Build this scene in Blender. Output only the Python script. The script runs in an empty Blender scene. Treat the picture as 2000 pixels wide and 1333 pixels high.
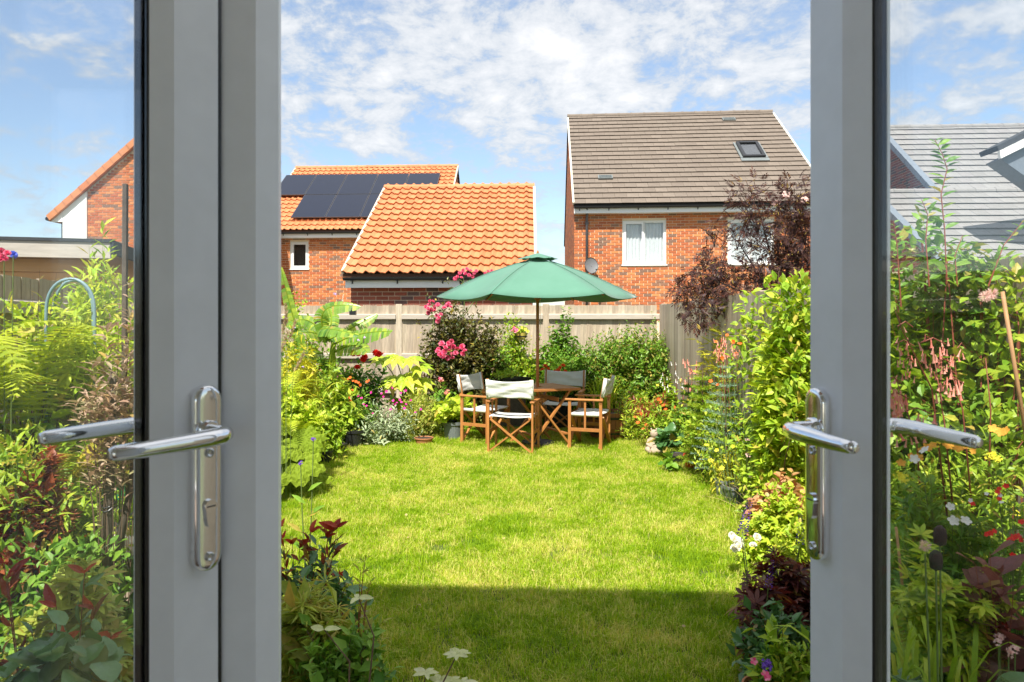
import bpy, math, random
import numpy as np
from mathutils import Vector, Matrix
R = math.radians
SC = bpy.context.scene
COL = SC.collection

# ------------------------------------------------------------------ camera, sky, sun, exposure
YAW = R(3.2); EYE = 1.55; F = 1400.0; PX0 = 953.0; HY = 630.0
cam_d = bpy.data.cameras.new('camera'); cam = bpy.data.objects.new('camera', cam_d); COL.objects.link(cam)
cam.location = (0, 0, EYE); cam.rotation_euler = (R(90), 0, YAW)
cam_d.sensor_width = 36; cam_d.lens = 36*F/2000
cam_d.shift_x = (1000-PX0)/2000; cam_d.shift_y = -(666.5-HY)/2000
cam_d.clip_start = 0.02; cam_d.clip_end = 3000
cam_d.dof.use_dof = True; cam_d.dof.focus_distance = 7.5; cam_d.dof.aperture_fstop = 11
SC.camera = cam

SUN_EL = R(55); SUN_AZ = R(13)            # light travels towards +Y, drifting +X by SUN_AZ
sdir = Vector((math.sin(SUN_AZ)*math.cos(SUN_EL), math.cos(SUN_AZ)*math.cos(SUN_EL), -math.sin(SUN_EL)))
sun_d = bpy.data.lights.new('sun', 'SUN'); sun_d.energy = 3.5; sun_d.angle = R(0.53); sun_d.color = (1.0, .955, .87)
sun = bpy.data.objects.new('sun', sun_d); COL.objects.link(sun); sun.location = (0, -10, 30)
sun.rotation_euler = sdir.to_track_quat('-Z', 'Y').to_euler()

W = bpy.data.worlds.new('World'); SC.world = W; W.use_nodes = True
def world():
    nt = W.node_tree; N = nt.nodes; L = nt.links; N.clear()
    out = N.new('ShaderNodeOutputWorld'); bg = N.new('ShaderNodeBackground'); bg.inputs[1].default_value = .15
    sky = N.new('ShaderNodeTexSky'); sky.sky_type = 'NISHITA'; sky.sun_disc = False
    sky.sun_elevation = SUN_EL; sky.sun_rotation = R(180)+SUN_AZ
    sky.air_density = 1.1; sky.dust_density = .6; sky.ozone_density = 1.6
    tc = N.new('ShaderNodeTexCoord'); sep = N.new('ShaderNodeSeparateXYZ'); L.new(tc.outputs['Generated'], sep.inputs[0])
    def m(op, a, b=None, c=None, clamp=False):
        n = N.new('ShaderNodeMath'); n.operation = op; n.use_clamp = clamp
        for i, v in enumerate((a, b, c)):
            if v is None: continue
            if isinstance(v, (int, float)): n.inputs[i].default_value = v
            else: L.new(v, n.inputs[i])
        return n.outputs[0]
    z = m('MAXIMUM', sep.outputs[2], 0.0); zz = m('ADD', z, .30)
    cx = m('DIVIDE', sep.outputs[0], zz); cy = m('DIVIDE', sep.outputs[1], zz)
    comb = N.new('ShaderNodeCombineXYZ'); L.new(cx, comb.inputs[0]); L.new(cy, comb.inputs[1])
    def noise(scale, detail, rough, off, dist=0.0, lac=2.0):
        mp = N.new('ShaderNodeMapping'); mp.inputs['Location'].default_value = off; L.new(comb.outputs[0], mp.inputs[0])
        t = N.new('ShaderNodeTexNoise'); t.inputs['Scale'].default_value = scale; t.inputs['Detail'].default_value = detail
        t.inputs['Roughness'].default_value = rough; t.inputs['Distortion'].default_value = dist; t.inputs['Lacunarity'].default_value = lac
        L.new(mp.outputs[0], t.inputs['Vector']); return t.outputs[0]
    big = noise(1.3, 3, .5, (3.1, 1.7, 0)); mid = noise(5.6, 8, .66, (8.3, 2.2, 0), .3); puff = noise(14.0, 6, .62, (1.3, 5.2, 0), .35)
    s = m('ADD', m('MULTIPLY', big, .45), m('ADD', m('MULTIPLY', mid, .82), m('MULTIPLY', puff, .42)))
    dx = m('SUBTRACT', sep.outputs[0], .04); dz = m('SUBTRACT', z, .33); rr_ = m('ADD', m('MULTIPLY', dx, dx), m('MULTIPLY', m('MULTIPLY', dz, dz), 2.5))
    s = m('ADD', s, m('MULTIPLY', m('POWER', 2.718, m('MULTIPLY', rr_, -38.0)), .13))     # the one big bright cloud
    # more cover high up, thinning towards the horizon; clearer to the left
    s = m('ADD', s, m('MULTIPLY', m('SUBTRACT', z, .28), .28))
    s = m('ADD', s, m('MULTIPLY', sep.outputs[0], .07))
    cov = N.new('ShaderNodeMapRange'); cov.interpolation_type = 'SMOOTHSTEP'
    cov.inputs[1].default_value = .768; cov.inputs[2].default_value = .955; L.new(s, cov.inputs[0])
    fade = N.new('ShaderNodeMapRange'); fade.inputs[1].default_value = .02; fade.inputs[2].default_value = .16; L.new(z, fade.inputs[0])
    covf = m('MULTIPLY', m('MULTIPLY', cov.outputs[0], fade.outputs[0]), .93)
    dens = N.new('ShaderNodeMapRange'); dens.inputs[1].default_value = .86; dens.inputs[2].default_value = 1.10; L.new(s, dens.inputs[0])
    cc = N.new('ShaderNodeMix'); cc.data_type = 'RGBA'; L.new(dens.outputs[0], cc.inputs[0])
    cc.inputs[6].default_value = (1.95, 2.12, 2.33, 1); cc.inputs[7].default_value = (3.05, 3.05, 3.07, 1)
    sk = N.new('ShaderNodeMix'); sk.data_type = 'RGBA'; sk.blend_type = 'MULTIPLY'; sk.inputs[0].default_value = 1
    L.new(sky.outputs[0], sk.inputs[6]); sk.inputs[7].default_value = (.55, .57, .59, 1)
    hz = N.new('ShaderNodeMix'); hz.data_type = 'RGBA'; hz.inputs[0].default_value = .15; L.new(sk.outputs[2], hz.inputs[6]); hz.inputs[7].default_value = (2.1, 2.35, 2.6, 1)
    mx = N.new('ShaderNodeMix'); mx.data_type = 'RGBA'; L.new(covf, mx.inputs[0]); L.new(hz.outputs[2], mx.inputs[6]); L.new(cc.outputs[2], mx.inputs[7])
    L.new(mx.outputs[2], bg.inputs[0]); L.new(bg.outputs[0], out.inputs[0])
world()
SC.view_settings.view_transform = 'Standard'; SC.view_settings.look = 'None'
SC.view_settings.exposure = 1.22; SC.view_settings.gamma = 1; SC.view_settings.use_curve_mapping = False
SC.render.engine = 'CYCLES'
SC.cycles.transparent_max_bounces = 16; SC.cycles.max_bounces = 8; SC.cycles.diffuse_bounces = 4

# ------------------------------------------------------------------ helpers
CA, SA = math.cos(YAW), math.sin(YAW)
def cw(xc, dc, z=0.0):                    # camera-aligned plan coordinates to world
    return Vector((xc*CA-dc*SA, xc*SA+dc*CA, z))
def P(x, y, d): return cw((x-PX0)/F*d, d, EYE-(y-HY)/F*d)   # a photo point at a distance
def G(x, d, z=0.0): return cw((x-PX0)/F*d, d, z)

def nrm(a):
    return a/np.maximum(np.linalg.norm(a, axis=-1, keepdims=True), 1e-9)

def rootloc(o):
    while o.parent: o = o.parent
    return o.location

class MB:
    def __init__(s): s.v = []; s.n = 0; s.f = {}
    def add(s, vs, fs):
        vs = np.asarray(vs, dtype=np.float64).reshape(-1, 3)
        s.v.append(vs)
        if isinstance(fs, np.ndarray):
            s.f.setdefault(fs.shape[1], []).append(fs+s.n)
        else:
            by = {}
            for f in fs: by.setdefault(len(f), []).append(f)
            for k, l in by.items(): s.f.setdefault(k, []).append(np.array(l, dtype=np.int64)+s.n)
        s.n += len(vs); return s
    def box(s, x0, x1, y0, y1, z0, z1):
        vs = [(x0,y0,z0),(x1,y0,z0),(x1,y1,z0),(x0,y1,z0),(x0,y0,z1),(x1,y0,z1),(x1,y1,z1),(x0,y1,z1)]
        return s.add(vs, [(3,2,1,0),(4,5,6,7),(0,1,5,4),(1,2,6,5),(2,3,7,6),(3,0,4,7)])
    def bar(s, a, b, w, t, up=(0,0,1)):      # a beam from a to b, w wide and t deep
        a = np.array(a, float); b = np.array(b, float); d = nrm(b-a); up = np.array(up, float)
        x = np.cross(d, up)
        if np.linalg.norm(x) < 1e-4: x = np.cross(d, (0, 1, 0))
        x = nrm(x); n = np.cross(x, d)
        q = [x*w/2+n*t/2, -x*w/2+n*t/2, -x*w/2-n*t/2, x*w/2-n*t/2]
        return s.add([a+k for k in q]+[b+k for k in q], [(0,1,2,3),(7,6,5,4),(0,4,5,1),(1,5,6,2),(2,6,7,3),(3,7,4,0)])
    def tube(s, pts, rad, n=8, cap=True, flat=1.0):
        pts = np.array(pts, float); k = len(pts)
        rad = np.full(k, rad) if np.isscalar(rad) else np.array(rad, float)
        tg = np.gradient(pts, axis=0) if k > 2 else np.repeat((pts[1]-pts[0])[None], k, 0)
        tg = nrm(tg); ref = np.array((0,0,1.)) if abs(tg[0][2]) < .9 else np.array((1.,0,0))
        vs = []
        for i in range(k):
            x = nrm(np.cross(tg[i], ref)); y = np.cross(x, tg[i])
            for j in range(n):
                a = 2*math.pi*j/n; vs.append(pts[i]+rad[i]*(math.cos(a)*x+math.sin(a)*flat*y))
        fs = [(i*n+j, i*n+(j+1)%n, (i+1)*n+(j+1)%n, (i+1)*n+j) for i in range(k-1) for j in range(n)]
        if cap: fs += [tuple(range(n))[::-1], tuple((k-1)*n+j for j in range(n))]
        return s.add(vs, fs)
    def lathe(s, prof, n=16, c=(0,0,0), cap=False):
        vs = []; c = np.array(c, float)
        for r, z in prof:
            for j in range(n):
                a = 2*math.pi*j/n; vs.append(c+np.array((r*math.cos(a), r*math.sin(a), z)))
        k = len(prof)
        fs = [(i*n+j, i*n+(j+1)%n, (i+1)*n+(j+1)%n, (i+1)*n+j) for i in range(k-1) for j in range(n)]
        if cap: fs += [tuple(range(n))[::-1], tuple((k-1)*n+j for j in range(n))]
        return s.add(vs, fs)
    def prism(s, poly, z0, z1, T=None):      # an outline in plan, pulled up
        n = len(poly)
        vs = [(p[0], p[1], z0) for p in poly]+[(p[0], p[1], z1) for p in poly]
        if T: vs = [T(*v) for v in vs]
        return s.add(vs, [tuple(range(n))[::-1], tuple(range(n, 2*n))]+[(i, (i+1)%n, n+(i+1)%n, n+i) for i in range(n)])
    def mesh(s, name, mat, smooth=False, off=None):
        me = bpy.data.meshes.new(name)
        v = np.concatenate(s.v) if s.v else np.zeros((0, 3))
        if off is not None: v = v-np.array(off)
        loops = []; starts = []; c = 0
        for k, l in s.f.items():
            a = np.concatenate(l); loops.append(a.ravel()); starts.append(np.arange(len(a))*k+c); c += a.size
        loops = np.concatenate(loops); starts = np.concatenate(starts)
        me.vertices.add(len(v)); me.vertices.foreach_set('co', v.astype(np.float32).ravel())
        me.loops.add(len(loops)); me.loops.foreach_set('vertex_index', loops.astype(np.int32))
        me.polygons.add(len(starts)); me.polygons.foreach_set('loop_start', starts.astype(np.int32))
        if smooth: me.polygons.foreach_set('use_smooth', np.ones(len(starts), dtype=bool))
        else: me.polygons.foreach_set('use_smooth', np.zeros(len(starts), dtype=bool))
        me.update(calc_edges=True); me.validate()
        if mat: me.materials.append(mat)
        return me
    def build(s, name, mat, parent=None, smooth=False, world=False, bevel=0, kind=None):
        me = s.mesh(name, mat, smooth, rootloc(parent) if (world and parent) else None)
        o = bpy.data.objects.new(name, me); COL.objects.link(o); o.parent = parent
        if bevel:
            b = o.modifiers.new('bevel', 'BEVEL'); b.width = bevel; b.segments = 2; b.limit_method = 'ANGLE'; b.angle_limit = R(40)
        if kind: o['kind'] = kind
        return o

def link(name, me, parent=None, mtx=None):
    o = bpy.data.objects.new(name, me); COL.objects.link(o); o.parent = parent
    if mtx is not None: o.matrix_local = mtx
    return o
def thing(name, label, cat, loc=(0,0,0), rz=0, group=None):
    o = bpy.data.objects.new(name, None); COL.objects.link(o); o.empty_display_size = .1
    o.location = loc; o.rotation_euler = (0, 0, rz); o['label'] = label; o['category'] = cat
    if group: o['group'] = group
    return o
def tag(o, label, cat, group=None):
    o['label'] = label; o['category'] = cat
    if group: o['group'] = group
    return o
def struct(o): o['kind'] = 'structure'; return o
def copy_tree(o, parent=None):
    c = o.copy(); COL.objects.link(c); c.parent = parent
    for ch in list(o.children): copy_tree(ch, c)
    return c

# ------------------------------------------------------------------ materials
def newmat(name):
    m = bpy.data.materials.new(name); m.use_nodes = True; nt = m.node_tree; nt.nodes.clear()
    out = nt.nodes.new('ShaderNodeOutputMaterial'); return m, nt, out
def rnd_out(nt):     # one random number per piece, whether it is an object or an island of a joined mesh
    N = nt.nodes; L = nt.links
    g = N.new('ShaderNodeNewGeometry'); o = N.new('ShaderNodeObjectInfo')
    a = N.new('ShaderNodeMath'); a.operation = 'ADD'; L.new(g.outputs['Random Per Island'], a.inputs[0]); L.new(o.outputs['Random'], a.inputs[1])
    f = N.new('ShaderNodeMath'); f.operation = 'FRACT'; L.new(a.outputs[0], f.inputs[0]); return f.outputs[0]
def ramp(nt, fac, cols, const=False):
    r = nt.nodes.new('ShaderNodeValToRGB'); cr = r.color_ramp
    if const: cr.interpolation = 'CONSTANT'
    n = len(cols)
    for i, c in enumerate(cols):
        pos = (i/n if const else i/(max(n-1, 1)))
        if len(c) == 4: pos = c[3]
        e = cr.elements[i] if i < 2 else cr.elements.new(pos)
        e.position = pos; e.color = (*c[:3], 1)
    nt.links.new(fac, r.inputs[0]); return r.outputs[0]
def noise_n(nt, scale, detail=4, rough=.5, vec=None, stretch=None, obj=True):
    N = nt.nodes; tc = N.new('ShaderNodeTexCoord'); t = N.new('ShaderNodeTexNoise')
    t.inputs['Scale'].default_value = scale; t.inputs['Detail'].default_value = detail; t.inputs['Roughness'].default_value = rough
    src = tc.outputs['Object']
    if not obj:
        g = N.new('ShaderNodeNewGeometry'); src = g.outputs['Position']
    if stretch:
        mp = N.new('ShaderNodeMapping'); mp.inputs['Scale'].default_value = stretch; nt.links.new(src, mp.inputs[0]); src = mp.outputs[0]
    nt.links.new(src, t.inputs['Vector']); return t.outputs[0]
def mixc(nt, fac, a, b, blend='MIX'):
    n = nt.nodes.new('ShaderNodeMix'); n.data_type = 'RGBA'; n.blend_type = blend
    for i, v in ((0, fac), (6, a), (7, b)):
        if isinstance(v, (int, float)): n.inputs[i].default_value = v
        elif isinstance(v, tuple): n.inputs[i].default_value = (*v[:3], 1)
        else: nt.links.new(v, n.inputs[i])
    return n.outputs[2]
def bumpn(nt, h, strength=.3, dist=.01):
    b = nt.nodes.new('ShaderNodeBump'); b.inputs['Strength'].default_value = strength; b.inputs['Distance'].default_value = dist
    nt.links.new(h, b.inputs['Height']); return b.outputs[0]
def solid(name, col, rough=.6, metal=0, spec=.5, var=.12, nscale=12, bump=.1, cols=None, const=False, stretch=None, coat=0, world=False, bdist=.004):
    m, nt, out = newmat(name); L = nt.links
    p = nt.nodes.new('ShaderNodeBsdfPrincipled'); p.inputs['Roughness'].default_value = rough; p.inputs['Metallic'].default_value = metal
    p.inputs['Specular IOR Level'].default_value = spec; p.inputs['Coat Weight'].default_value = coat
    base = ramp(nt, rnd_out(nt), cols, const) if cols else None
    nz = noise_n(nt, nscale, 5, .6, stretch=stretch, obj=not world)
    dark = mixc(nt, nz, (1-var*2,)*3, (1+var*2,)*3)
    c = mixc(nt, 1.0, base if base else col, dark, 'MULTIPLY')
    L.new(c, p.inputs['Base Color'])
    if bump: L.new(bumpn(nt, nz, bump, bdist), p.inputs['Normal'])
    L.new(p.outputs[0], out.inputs[0]); return m
def leafmat(name, cols, trans=.42, rough=.42, spec=.35, tint=(1.25, 1.2, .55), nvar=.25):
    m, nt, out = newmat(name); L = nt.links
    cols = [tuple(min(.9, q*1.32) for q in c[:3]) for c in cols]; trans *= .75
    if 'leaf' in name and 'cream' not in name: cols = [(*c, .93*i/max(len(cols)-1, 1)) for i, c in enumerate(cols)]+[(.55, .40, .10, 1.0)]     # a few yellowing leaves
    base = ramp(nt, rnd_out(nt), cols)
    nz = noise_n(nt, 2.3, 2, .5, obj=False)
    base = mixc(nt, 1.0, base, mixc(nt, nz, (1-nvar,)*3, (1+nvar, 1+nvar, 1)), 'MULTIPLY')
    fine = noise_n(nt, 55, 3, .65, obj=False); base = mixc(nt, 1.0, base, mixc(nt, fine, (.72,.74,.70), (1.25,1.22,1.2)), 'MULTIPLY')
    p = nt.nodes.new('ShaderNodeBsdfPrincipled'); p.inputs['Roughness'].default_value = rough; p.inputs['Specular IOR Level'].default_value = spec
    L.new(base, p.inputs['Base Color']); L.new(bumpn(nt, fine, .35, .004), p.inputs['Normal'])
    t = nt.nodes.new('ShaderNodeBsdfTranslucent'); L.new(mixc(nt, 1.0, base, tint, 'MULTIPLY'), t.inputs[0])
    mx = nt.nodes.new('ShaderNodeMixShader'); mx.inputs[0].default_value = trans
    L.new(p.outputs[0], mx.inputs[1]); L.new(t.outputs[0], mx.inputs[2]); L.new(mx.outputs[0], out.inputs[0]); return m
def glassmat(name, tint=(.93,.96,.97), ior=1.5, boost=1.0):
    m, nt, out = newmat(name); L = nt.links
    tr = nt.nodes.new('ShaderNodeBsdfTransparent'); tr.inputs[0].default_value = (*tint, 1)
    g = nt.nodes.new('ShaderNodeBsdfGlossy'); g.inputs['Roughness'].default_value = 0.0
    fr = nt.nodes.new('ShaderNodeFresnel'); ge = nt.nodes.new('ShaderNodeNewGeometry')     # the same film seen from either side
    iv = nt.nodes.new('ShaderNodeMapRange'); iv.inputs[3].default_value = ior; iv.inputs[4].default_value = 1/ior; L.new(ge.outputs['Backfacing'], iv.inputs[0]); L.new(iv.outputs[0], fr.inputs[0])
    ml = nt.nodes.new('ShaderNodeMath'); ml.operation = 'MULTIPLY'; ml.inputs[1].default_value = boost; ml.use_clamp = True; L.new(fr.outputs[0], ml.inputs[0])
    mx = nt.nodes.new('ShaderNodeMixShader'); L.new(ml.outputs[0], mx.inputs[0]); L.new(tr.outputs[0], mx.inputs[1]); L.new(g.outputs[0], mx.inputs[2])
    L.new(mx.outputs[0], out.inputs[0]); return m

M = {}
M['pvc'] = solid('white_pvc', (.82,.85,.91), .38, var=.035, nscale=22, bump=.04)
M['gasket'] = solid('black_gasket', (.012,.012,.014), .3, var=.1, bump=.05)
M['spacer'] = solid('black_spacer', (.01,.012,.016), .12, spec=.6, var=.05, bump=0)
M['chrome'] = solid('chrome', (.86,.86,.87), .07, metal=1, var=.02, nscale=30, bump=.03)
M['screw'] = solid('steel_screw', (.6,.6,.6), .25, metal=1, var=.05)
M['door_glass'] = glassmat('door_glass', (.985,.99,.99), 1.5, .8)
M['win_glass'] = glassmat('window_glass', (.93,.95,.96), 1.5, 1.0)
M['mortar'] = solid('mortar', (.74,.60,.43), .9, var=.06, nscale=30, bump=.2)
BR = [(.54,.175,.055),(.60,.21,.07),(.48,.14,.05),(.56,.19,.065),(.44,.12,.045),(.62,.24,.085),(.52,.16,.05),(.55,.20,.07),(.28,.14,.085),(.46,.13,.045),(.22,.125,.085),(.50,.16,.05),(.42,.115,.04),(.40,.13,.05)]
M['brick'] = solid('orange_brick', None, .85, cols=BR, const=True, var=.12, nscale=40, bump=.4)
BR2 = [(.30,.085,.05),(.34,.10,.06),(.26,.07,.045),(.15,.085,.07),(.31,.09,.05),(.28,.075,.04),(.12,.08,.07),(.33,.10,.055)]
M['brick_red'] = solid('red_brick', None, .85, cols=BR2, const=True, var=.14, nscale=40, bump=.4)
M['tile_orange'] = solid('orange_roof_tile', None, .7, cols=[(.56,.20,.075),(.62,.24,.10),(.52,.175,.065),(.59,.225,.09),(.54,.21,.09)], var=.10, nscale=9, bump=.15)
M['tile_brown'] = solid('brown_roof_tile', None, .8, cols=[(.155,.122,.096),(.175,.140,.110),(.162,.128,.100),(.19,.152,.120)], var=.12, nscale=6, bump=.2)
M['tile_grey'] = solid('grey_roof_tile', None, .8, cols=[(.22,.21,.20),(.26,.25,.24),(.235,.22,.215)], var=.12, nscale=6, bump=.2)
M['underlay'] = solid('roof_underlay', (.10,.045,.025), .9)
M['underlay_d'] = solid('roof_underlay_dark', (.03,.026,.023), .9)
M['verge'] = solid('verge_mortar', (.62,.52,.42), .85, var=.1)
M['verge_blue'] = solid('blue_grey_verge', (.17,.20,.24), .6, var=.1)
M['white'] = solid('white_upvc', (.80,.80,.78), .4, var=.03, nscale=20, bump=.03)
M['cream'] = solid('pale_soffit', (.62,.60,.55), .5, var=.04)
M['render'] = solid('white_render', (.86,.86,.84), .85, var=.03, nscale=30)
M['gutter'] = solid('black_gutter', (.018,.019,.022), .35, var=.1)
M['pipe'] = solid('grey_downpipe', (.12,.12,.13), .4, var=.1)
M['dishm'] = solid('dish_grey', (.17,.17,.175), .5, var=.08)
M['curtain'] = solid('net_curtain', (.72,.72,.70), .9, var=.08, nscale=14, bump=.2)
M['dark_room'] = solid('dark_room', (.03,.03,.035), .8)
M['solar'] = solid('solar_panel', (.012,.016,.032), .28, spec=.35, var=.06, nscale=4, bump=0)
M['solar_frame'] = solid('solar_frame', (.10,.105,.12), .35, metal=.5)
M['timber_grey'] = solid('grey_fence_timber', None, .85, cols=[(.38,.30,.21),(.47,.38,.28),(.30,.24,.175),(.52,.44,.33),(.40,.32,.22)], var=.34, nscale=7, bump=.3, stretch=(6,6,.6))
M['rail'] = solid('pale_fence_rail', None, .85, cols=[(.50,.44,.36),(.45,.39,.32),(.54,.48,.40)], var=.15, nscale=9, bump=.25, stretch=(.5,6,6))
M['timber_silver'] = solid('silver_timber', (.50,.45,.39), .8, var=.2, nscale=6, bump=.3, stretch=(.6,5,5))
M['timber_orange'] = solid('orange_shed_board', None, .75, cols=[(.60,.32,.12),(.66,.37,.15),(.56,.28,.10)], var=.15, nscale=5, bump=.3, stretch=(.5,5,5))
M['felt'] = solid('roof_felt', (.045,.048,.052), .9, var=.15)
M['teak'] = solid('orange_teak', None, .5, cols=[(.43,.17,.045),(.50,.21,.06),(.38,.145,.04),(.46,.19,.05)], var=.15, nscale=14, bump=.12, stretch=(1,1,.3))
M['pole'] = solid('red_brown_pole', (.56,.20,.07), .4, var=.12, nscale=12, coat=.2)
M['canvas'] = solid('white_canvas', (.68,.68,.65), .9, var=.07, nscale=9, bump=.5, bdist=.012)
M['soil'] = solid('soil', (.045,.032,.022), .95, var=.35, nscale=14, bump=.8, world=True, bdist=.03)
M['farground'] = solid('far_ground', (.12,.13,.07), .95, var=.3, nscale=.6, world=True)
M['pot_black'] = solid('black_plastic', (.018,.019,.02), .45, var=.15)
M['pot_grey'] = solid('grey_plastic', (.17,.19,.19), .45, var=.12)
M['pot_red'] = solid('red_pot', (.60,.075,.02), .45, var=.1)
M['pot_yellow'] = solid('yellow_pot', (.62,.50,.10), .5, var=.1)
M['terracotta'] = solid('terracotta', (.45,.18,.08), .8, var=.15)
M['stone'] = solid('carved_stone', (.46,.36,.26), .9, var=.25, nscale=30, bump=.5)
M['marble'] = solid('white_stone', (.72,.66,.55), .7, var=.12, nscale=14)
M['hoop'] = solid('blue_grey_hoop', (.20,.31,.35), .4, var=.1)
M['cane'] = solid('cane', (.50,.27,.12), .6, var=.2, nscale=20)
M['stake'] = solid('weathered_stake', (.10,.075,.055), .85, var=.3, nscale=20, bump=.4)
M['label_green'] = solid('label_green', (.02,.17,.06), .4, var=.05)
M['plaster'] = solid('interior_plaster', (.86,.87,.88), .9, var=.03)
M['floor'] = solid('oak_floor', (.22,.14,.08), .5, var=.15, stretch=(1,8,1))
M['barrel'] = solid('barrel_oak', (.27,.10,.045), .6, var=.2, nscale=10)
def canopy_mat():
    m, nt, out = newmat('green_canopy'); L = nt.links
    nz = noise_n(nt, 2.2, 4, .6); wv = noise_n(nt, 60, 2, .5)
    c = mixc(nt, nz, (.10,.27,.18), (.17,.37,.27))
    p = nt.nodes.new('ShaderNodeBsdfPrincipled'); p.inputs['Roughness'].default_value = .75; p.inputs['Specular IOR Level'].default_value = .3
    p.inputs['Sheen Weight'].default_value = .3; L.new(c, p.inputs['Base Color']); L.new(bumpn(nt, wv, .12, .003), p.inputs['Normal'])
    t = nt.nodes.new('ShaderNodeBsdfTranslucent'); L.new(mixc(nt, 1.0, c, (.8,1.15,.9), 'MULTIPLY'), t.inputs[0])
    mx = nt.nodes.new('ShaderNodeMixShader'); mx.inputs[0].default_value = .28
    L.new(p.outputs[0], mx.inputs[1]); L.new(t.outputs[0], mx.inputs[2]); L.new(mx.outputs[0], out.inputs[0]); return m
M['canopy'] = canopy_mat()
M['stem_green'] = solid('green_stem', (.14,.20,.05), .6, var=.2)
M['stem_brown'] = solid('brown_stem', (.14,.085,.05), .8, var=.25)
M['stem_red'] = solid('red_stem', (.28,.07,.04), .6, var=.2)
M['stem_dark'] = solid('dark_stem', (.045,.028,.025), .8, var=.2)
M['lime'] = leafmat('lime_leaf', [(.30,.42,.03),(.44,.52,.05),(.22,.36,.025),(.52,.54,.07)])
M['yellowg'] = leafmat('yellow_green_leaf', [(.20,.33,.025),(.32,.43,.04),(.14,.27,.022),(.42,.47,.06)])
M['yellow'] = leafmat('yellow_leaf', [(.40,.38,.03),(.52,.48,.05),(.28,.34,.03)])
M['green'] = leafmat('green_leaf', [(.09,.21,.025),(.14,.27,.035),(.20,.34,.045),(.06,.16,.02)])
M['bush'] = leafmat('bush_leaf', [(.09,.21,.025),(.15,.29,.035),(.22,.36,.05),(.06,.15,.02),(.34,.31,.09)], rough=.35)
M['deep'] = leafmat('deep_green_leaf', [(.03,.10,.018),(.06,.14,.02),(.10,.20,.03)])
M['rosefol'] = leafmat('bronze_green_leaf', [(.035,.055,.02),(.06,.08,.022),(.09,.055,.025),(.13,.15,.04),(.045,.03,.018),(.19,.20,.05)])
M['silver'] = leafmat('silver_leaf', [(.30,.36,.26),(.22,.29,.18),(.38,.42,.30)], trans=.2)
M['blue_spruce'] = leafmat('blue_spruce_leaf', [(.20,.32,.28),(.27,.38,.34),(.15,.26,.22)], trans=.15)
M['purple'] = leafmat('dark_purple_leaf', [(.06,.022,.03),(.10,.03,.03),(.16,.05,.03),(.05,.028,.04)], tint=(1.8,.8,.7), rough=.35)
M['black_lace'] = leafmat('black_lace_leaf', [(.035,.018,.026),(.055,.026,.030),(.10,.045,.032),(.045,.028,.036)], tint=(1.8,.8,.7), trans=.25)
M['cotinus'] = leafmat('smoke_bush_leaf', [(.17,.07,.085),(.22,.10,.10),(.13,.055,.07)], tint=(1.6,.8,.8))
M['redleaf'] = leafmat('red_leaf', [(.30,.035,.018),(.38,.06,.025),(.20,.02,.018)], tint=(1.5,.7,.5))
M['redbrown'] = leafmat('red_brown_leaf', [(.20,.05,.025),(.30,.08,.03),(.14,.05,.03),(.24,.12,.03)], tint=(1.5,.8,.5))
M['peach'] = leafmat('peach_leaf', [(.50,.26,.13),(.42,.20,.10),(.55,.36,.20),(.40,.30,.12)], tint=(1.2,1,.8))
M['pinkwillow'] = leafmat('pink_willow_leaf', [(.40,.27,.22),(.46,.33,.27),(.30,.28,.16),(.36,.22,.18)], tint=(1.1,1,.9))
M['glossy'] = leafmat('blue_green_leaf', [(.06,.15,.055),(.10,.21,.08),(.045,.12,.04)], rough=.28, spec=.6, trans=.3)
M['variegated'] = leafmat('cream_leaf', [(.62,.62,.40),(.55,.58,.34),(.66,.66,.48)], tint=(1,1,.8))
M['lace_lime'] = leafmat('soft_lime_leaf', [(.30,.37,.06),(.40,.44,.09),(.22,.29,.05),(.38,.32,.09)])
M['fernlime'] = leafmat('lime_fern_leaf', [(.34,.42,.03),(.44,.50,.04),(.26,.35,.025)], trans=.5)
M['ferngreen'] = leafmat('green_fern_leaf', [(.12,.22,.03),(.19,.29,.04),(.08,.16,.02)], trans=.45)
M['fernbronze'] = leafmat('bronze_fern_leaf', [(.34,.27,.04),(.42,.34,.05),(.28,.30,.04)])
M['banana'] = leafmat('banana_leaf', [(.07,.17,.025),(.18,.31,.04),(.12,.24,.03),(.34,.42,.05),(.10,.22,.03)], trans=.5, rough=.3, spec=.6)
M['gunnera'] = leafmat('ribbed_leaf', [(.13,.19,.015),(.17,.23,.02)], trans=.15, rough=.65, spec=.12)
M['dry'] = leafmat('dry_grass', [(.42,.31,.16),(.50,.38,.22),(.34,.26,.12)], tint=(1,1,.8))
def petal(name, cols, trans=.3): M[name] = leafmat(name, cols, trans=trans, rough=.6, spec=.2, tint=(1.1,1,1), nvar=.08)
petal('pink', [(.60,.05,.16),(.66,.09,.22),(.70,.26,.36),(.52,.03,.12)])
petal('magenta', [(.60,.02,.26),(.70,.05,.35)])
petal('red', [(.65,.012,.012),(.75,.03,.02),(.55,.01,.015)])
petal('orangered', [(.80,.10,.02),(.85,.18,.03),(.70,.05,.02)])
petal('coral', [(.70,.27,.22),(.72,.36,.29),(.68,.20,.16)])
petal('violet', [(.12,.05,.35),(.18,.08,.45),(.09,.04,.26)])
petal('lilac', [(.50,.35,.65),(.58,.45,.70)])
petal('cream', [(.85,.78,.58),(.88,.84,.70),(.85,.65,.45)])
petal('whitep', [(.85,.84,.80),(.80,.78,.78)])
petal('palepink', [(.75,.50,.48),(.70,.42,.42),(.80,.62,.55)])
petal('yellowp', [(.80,.60,.03),(.85,.68,.08)])
petal('orangep', [(.75,.38,.06),(.68,.32,.05)])
petal('bluep', [(.10,.14,.65),(.14,.2,.7)])
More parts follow.
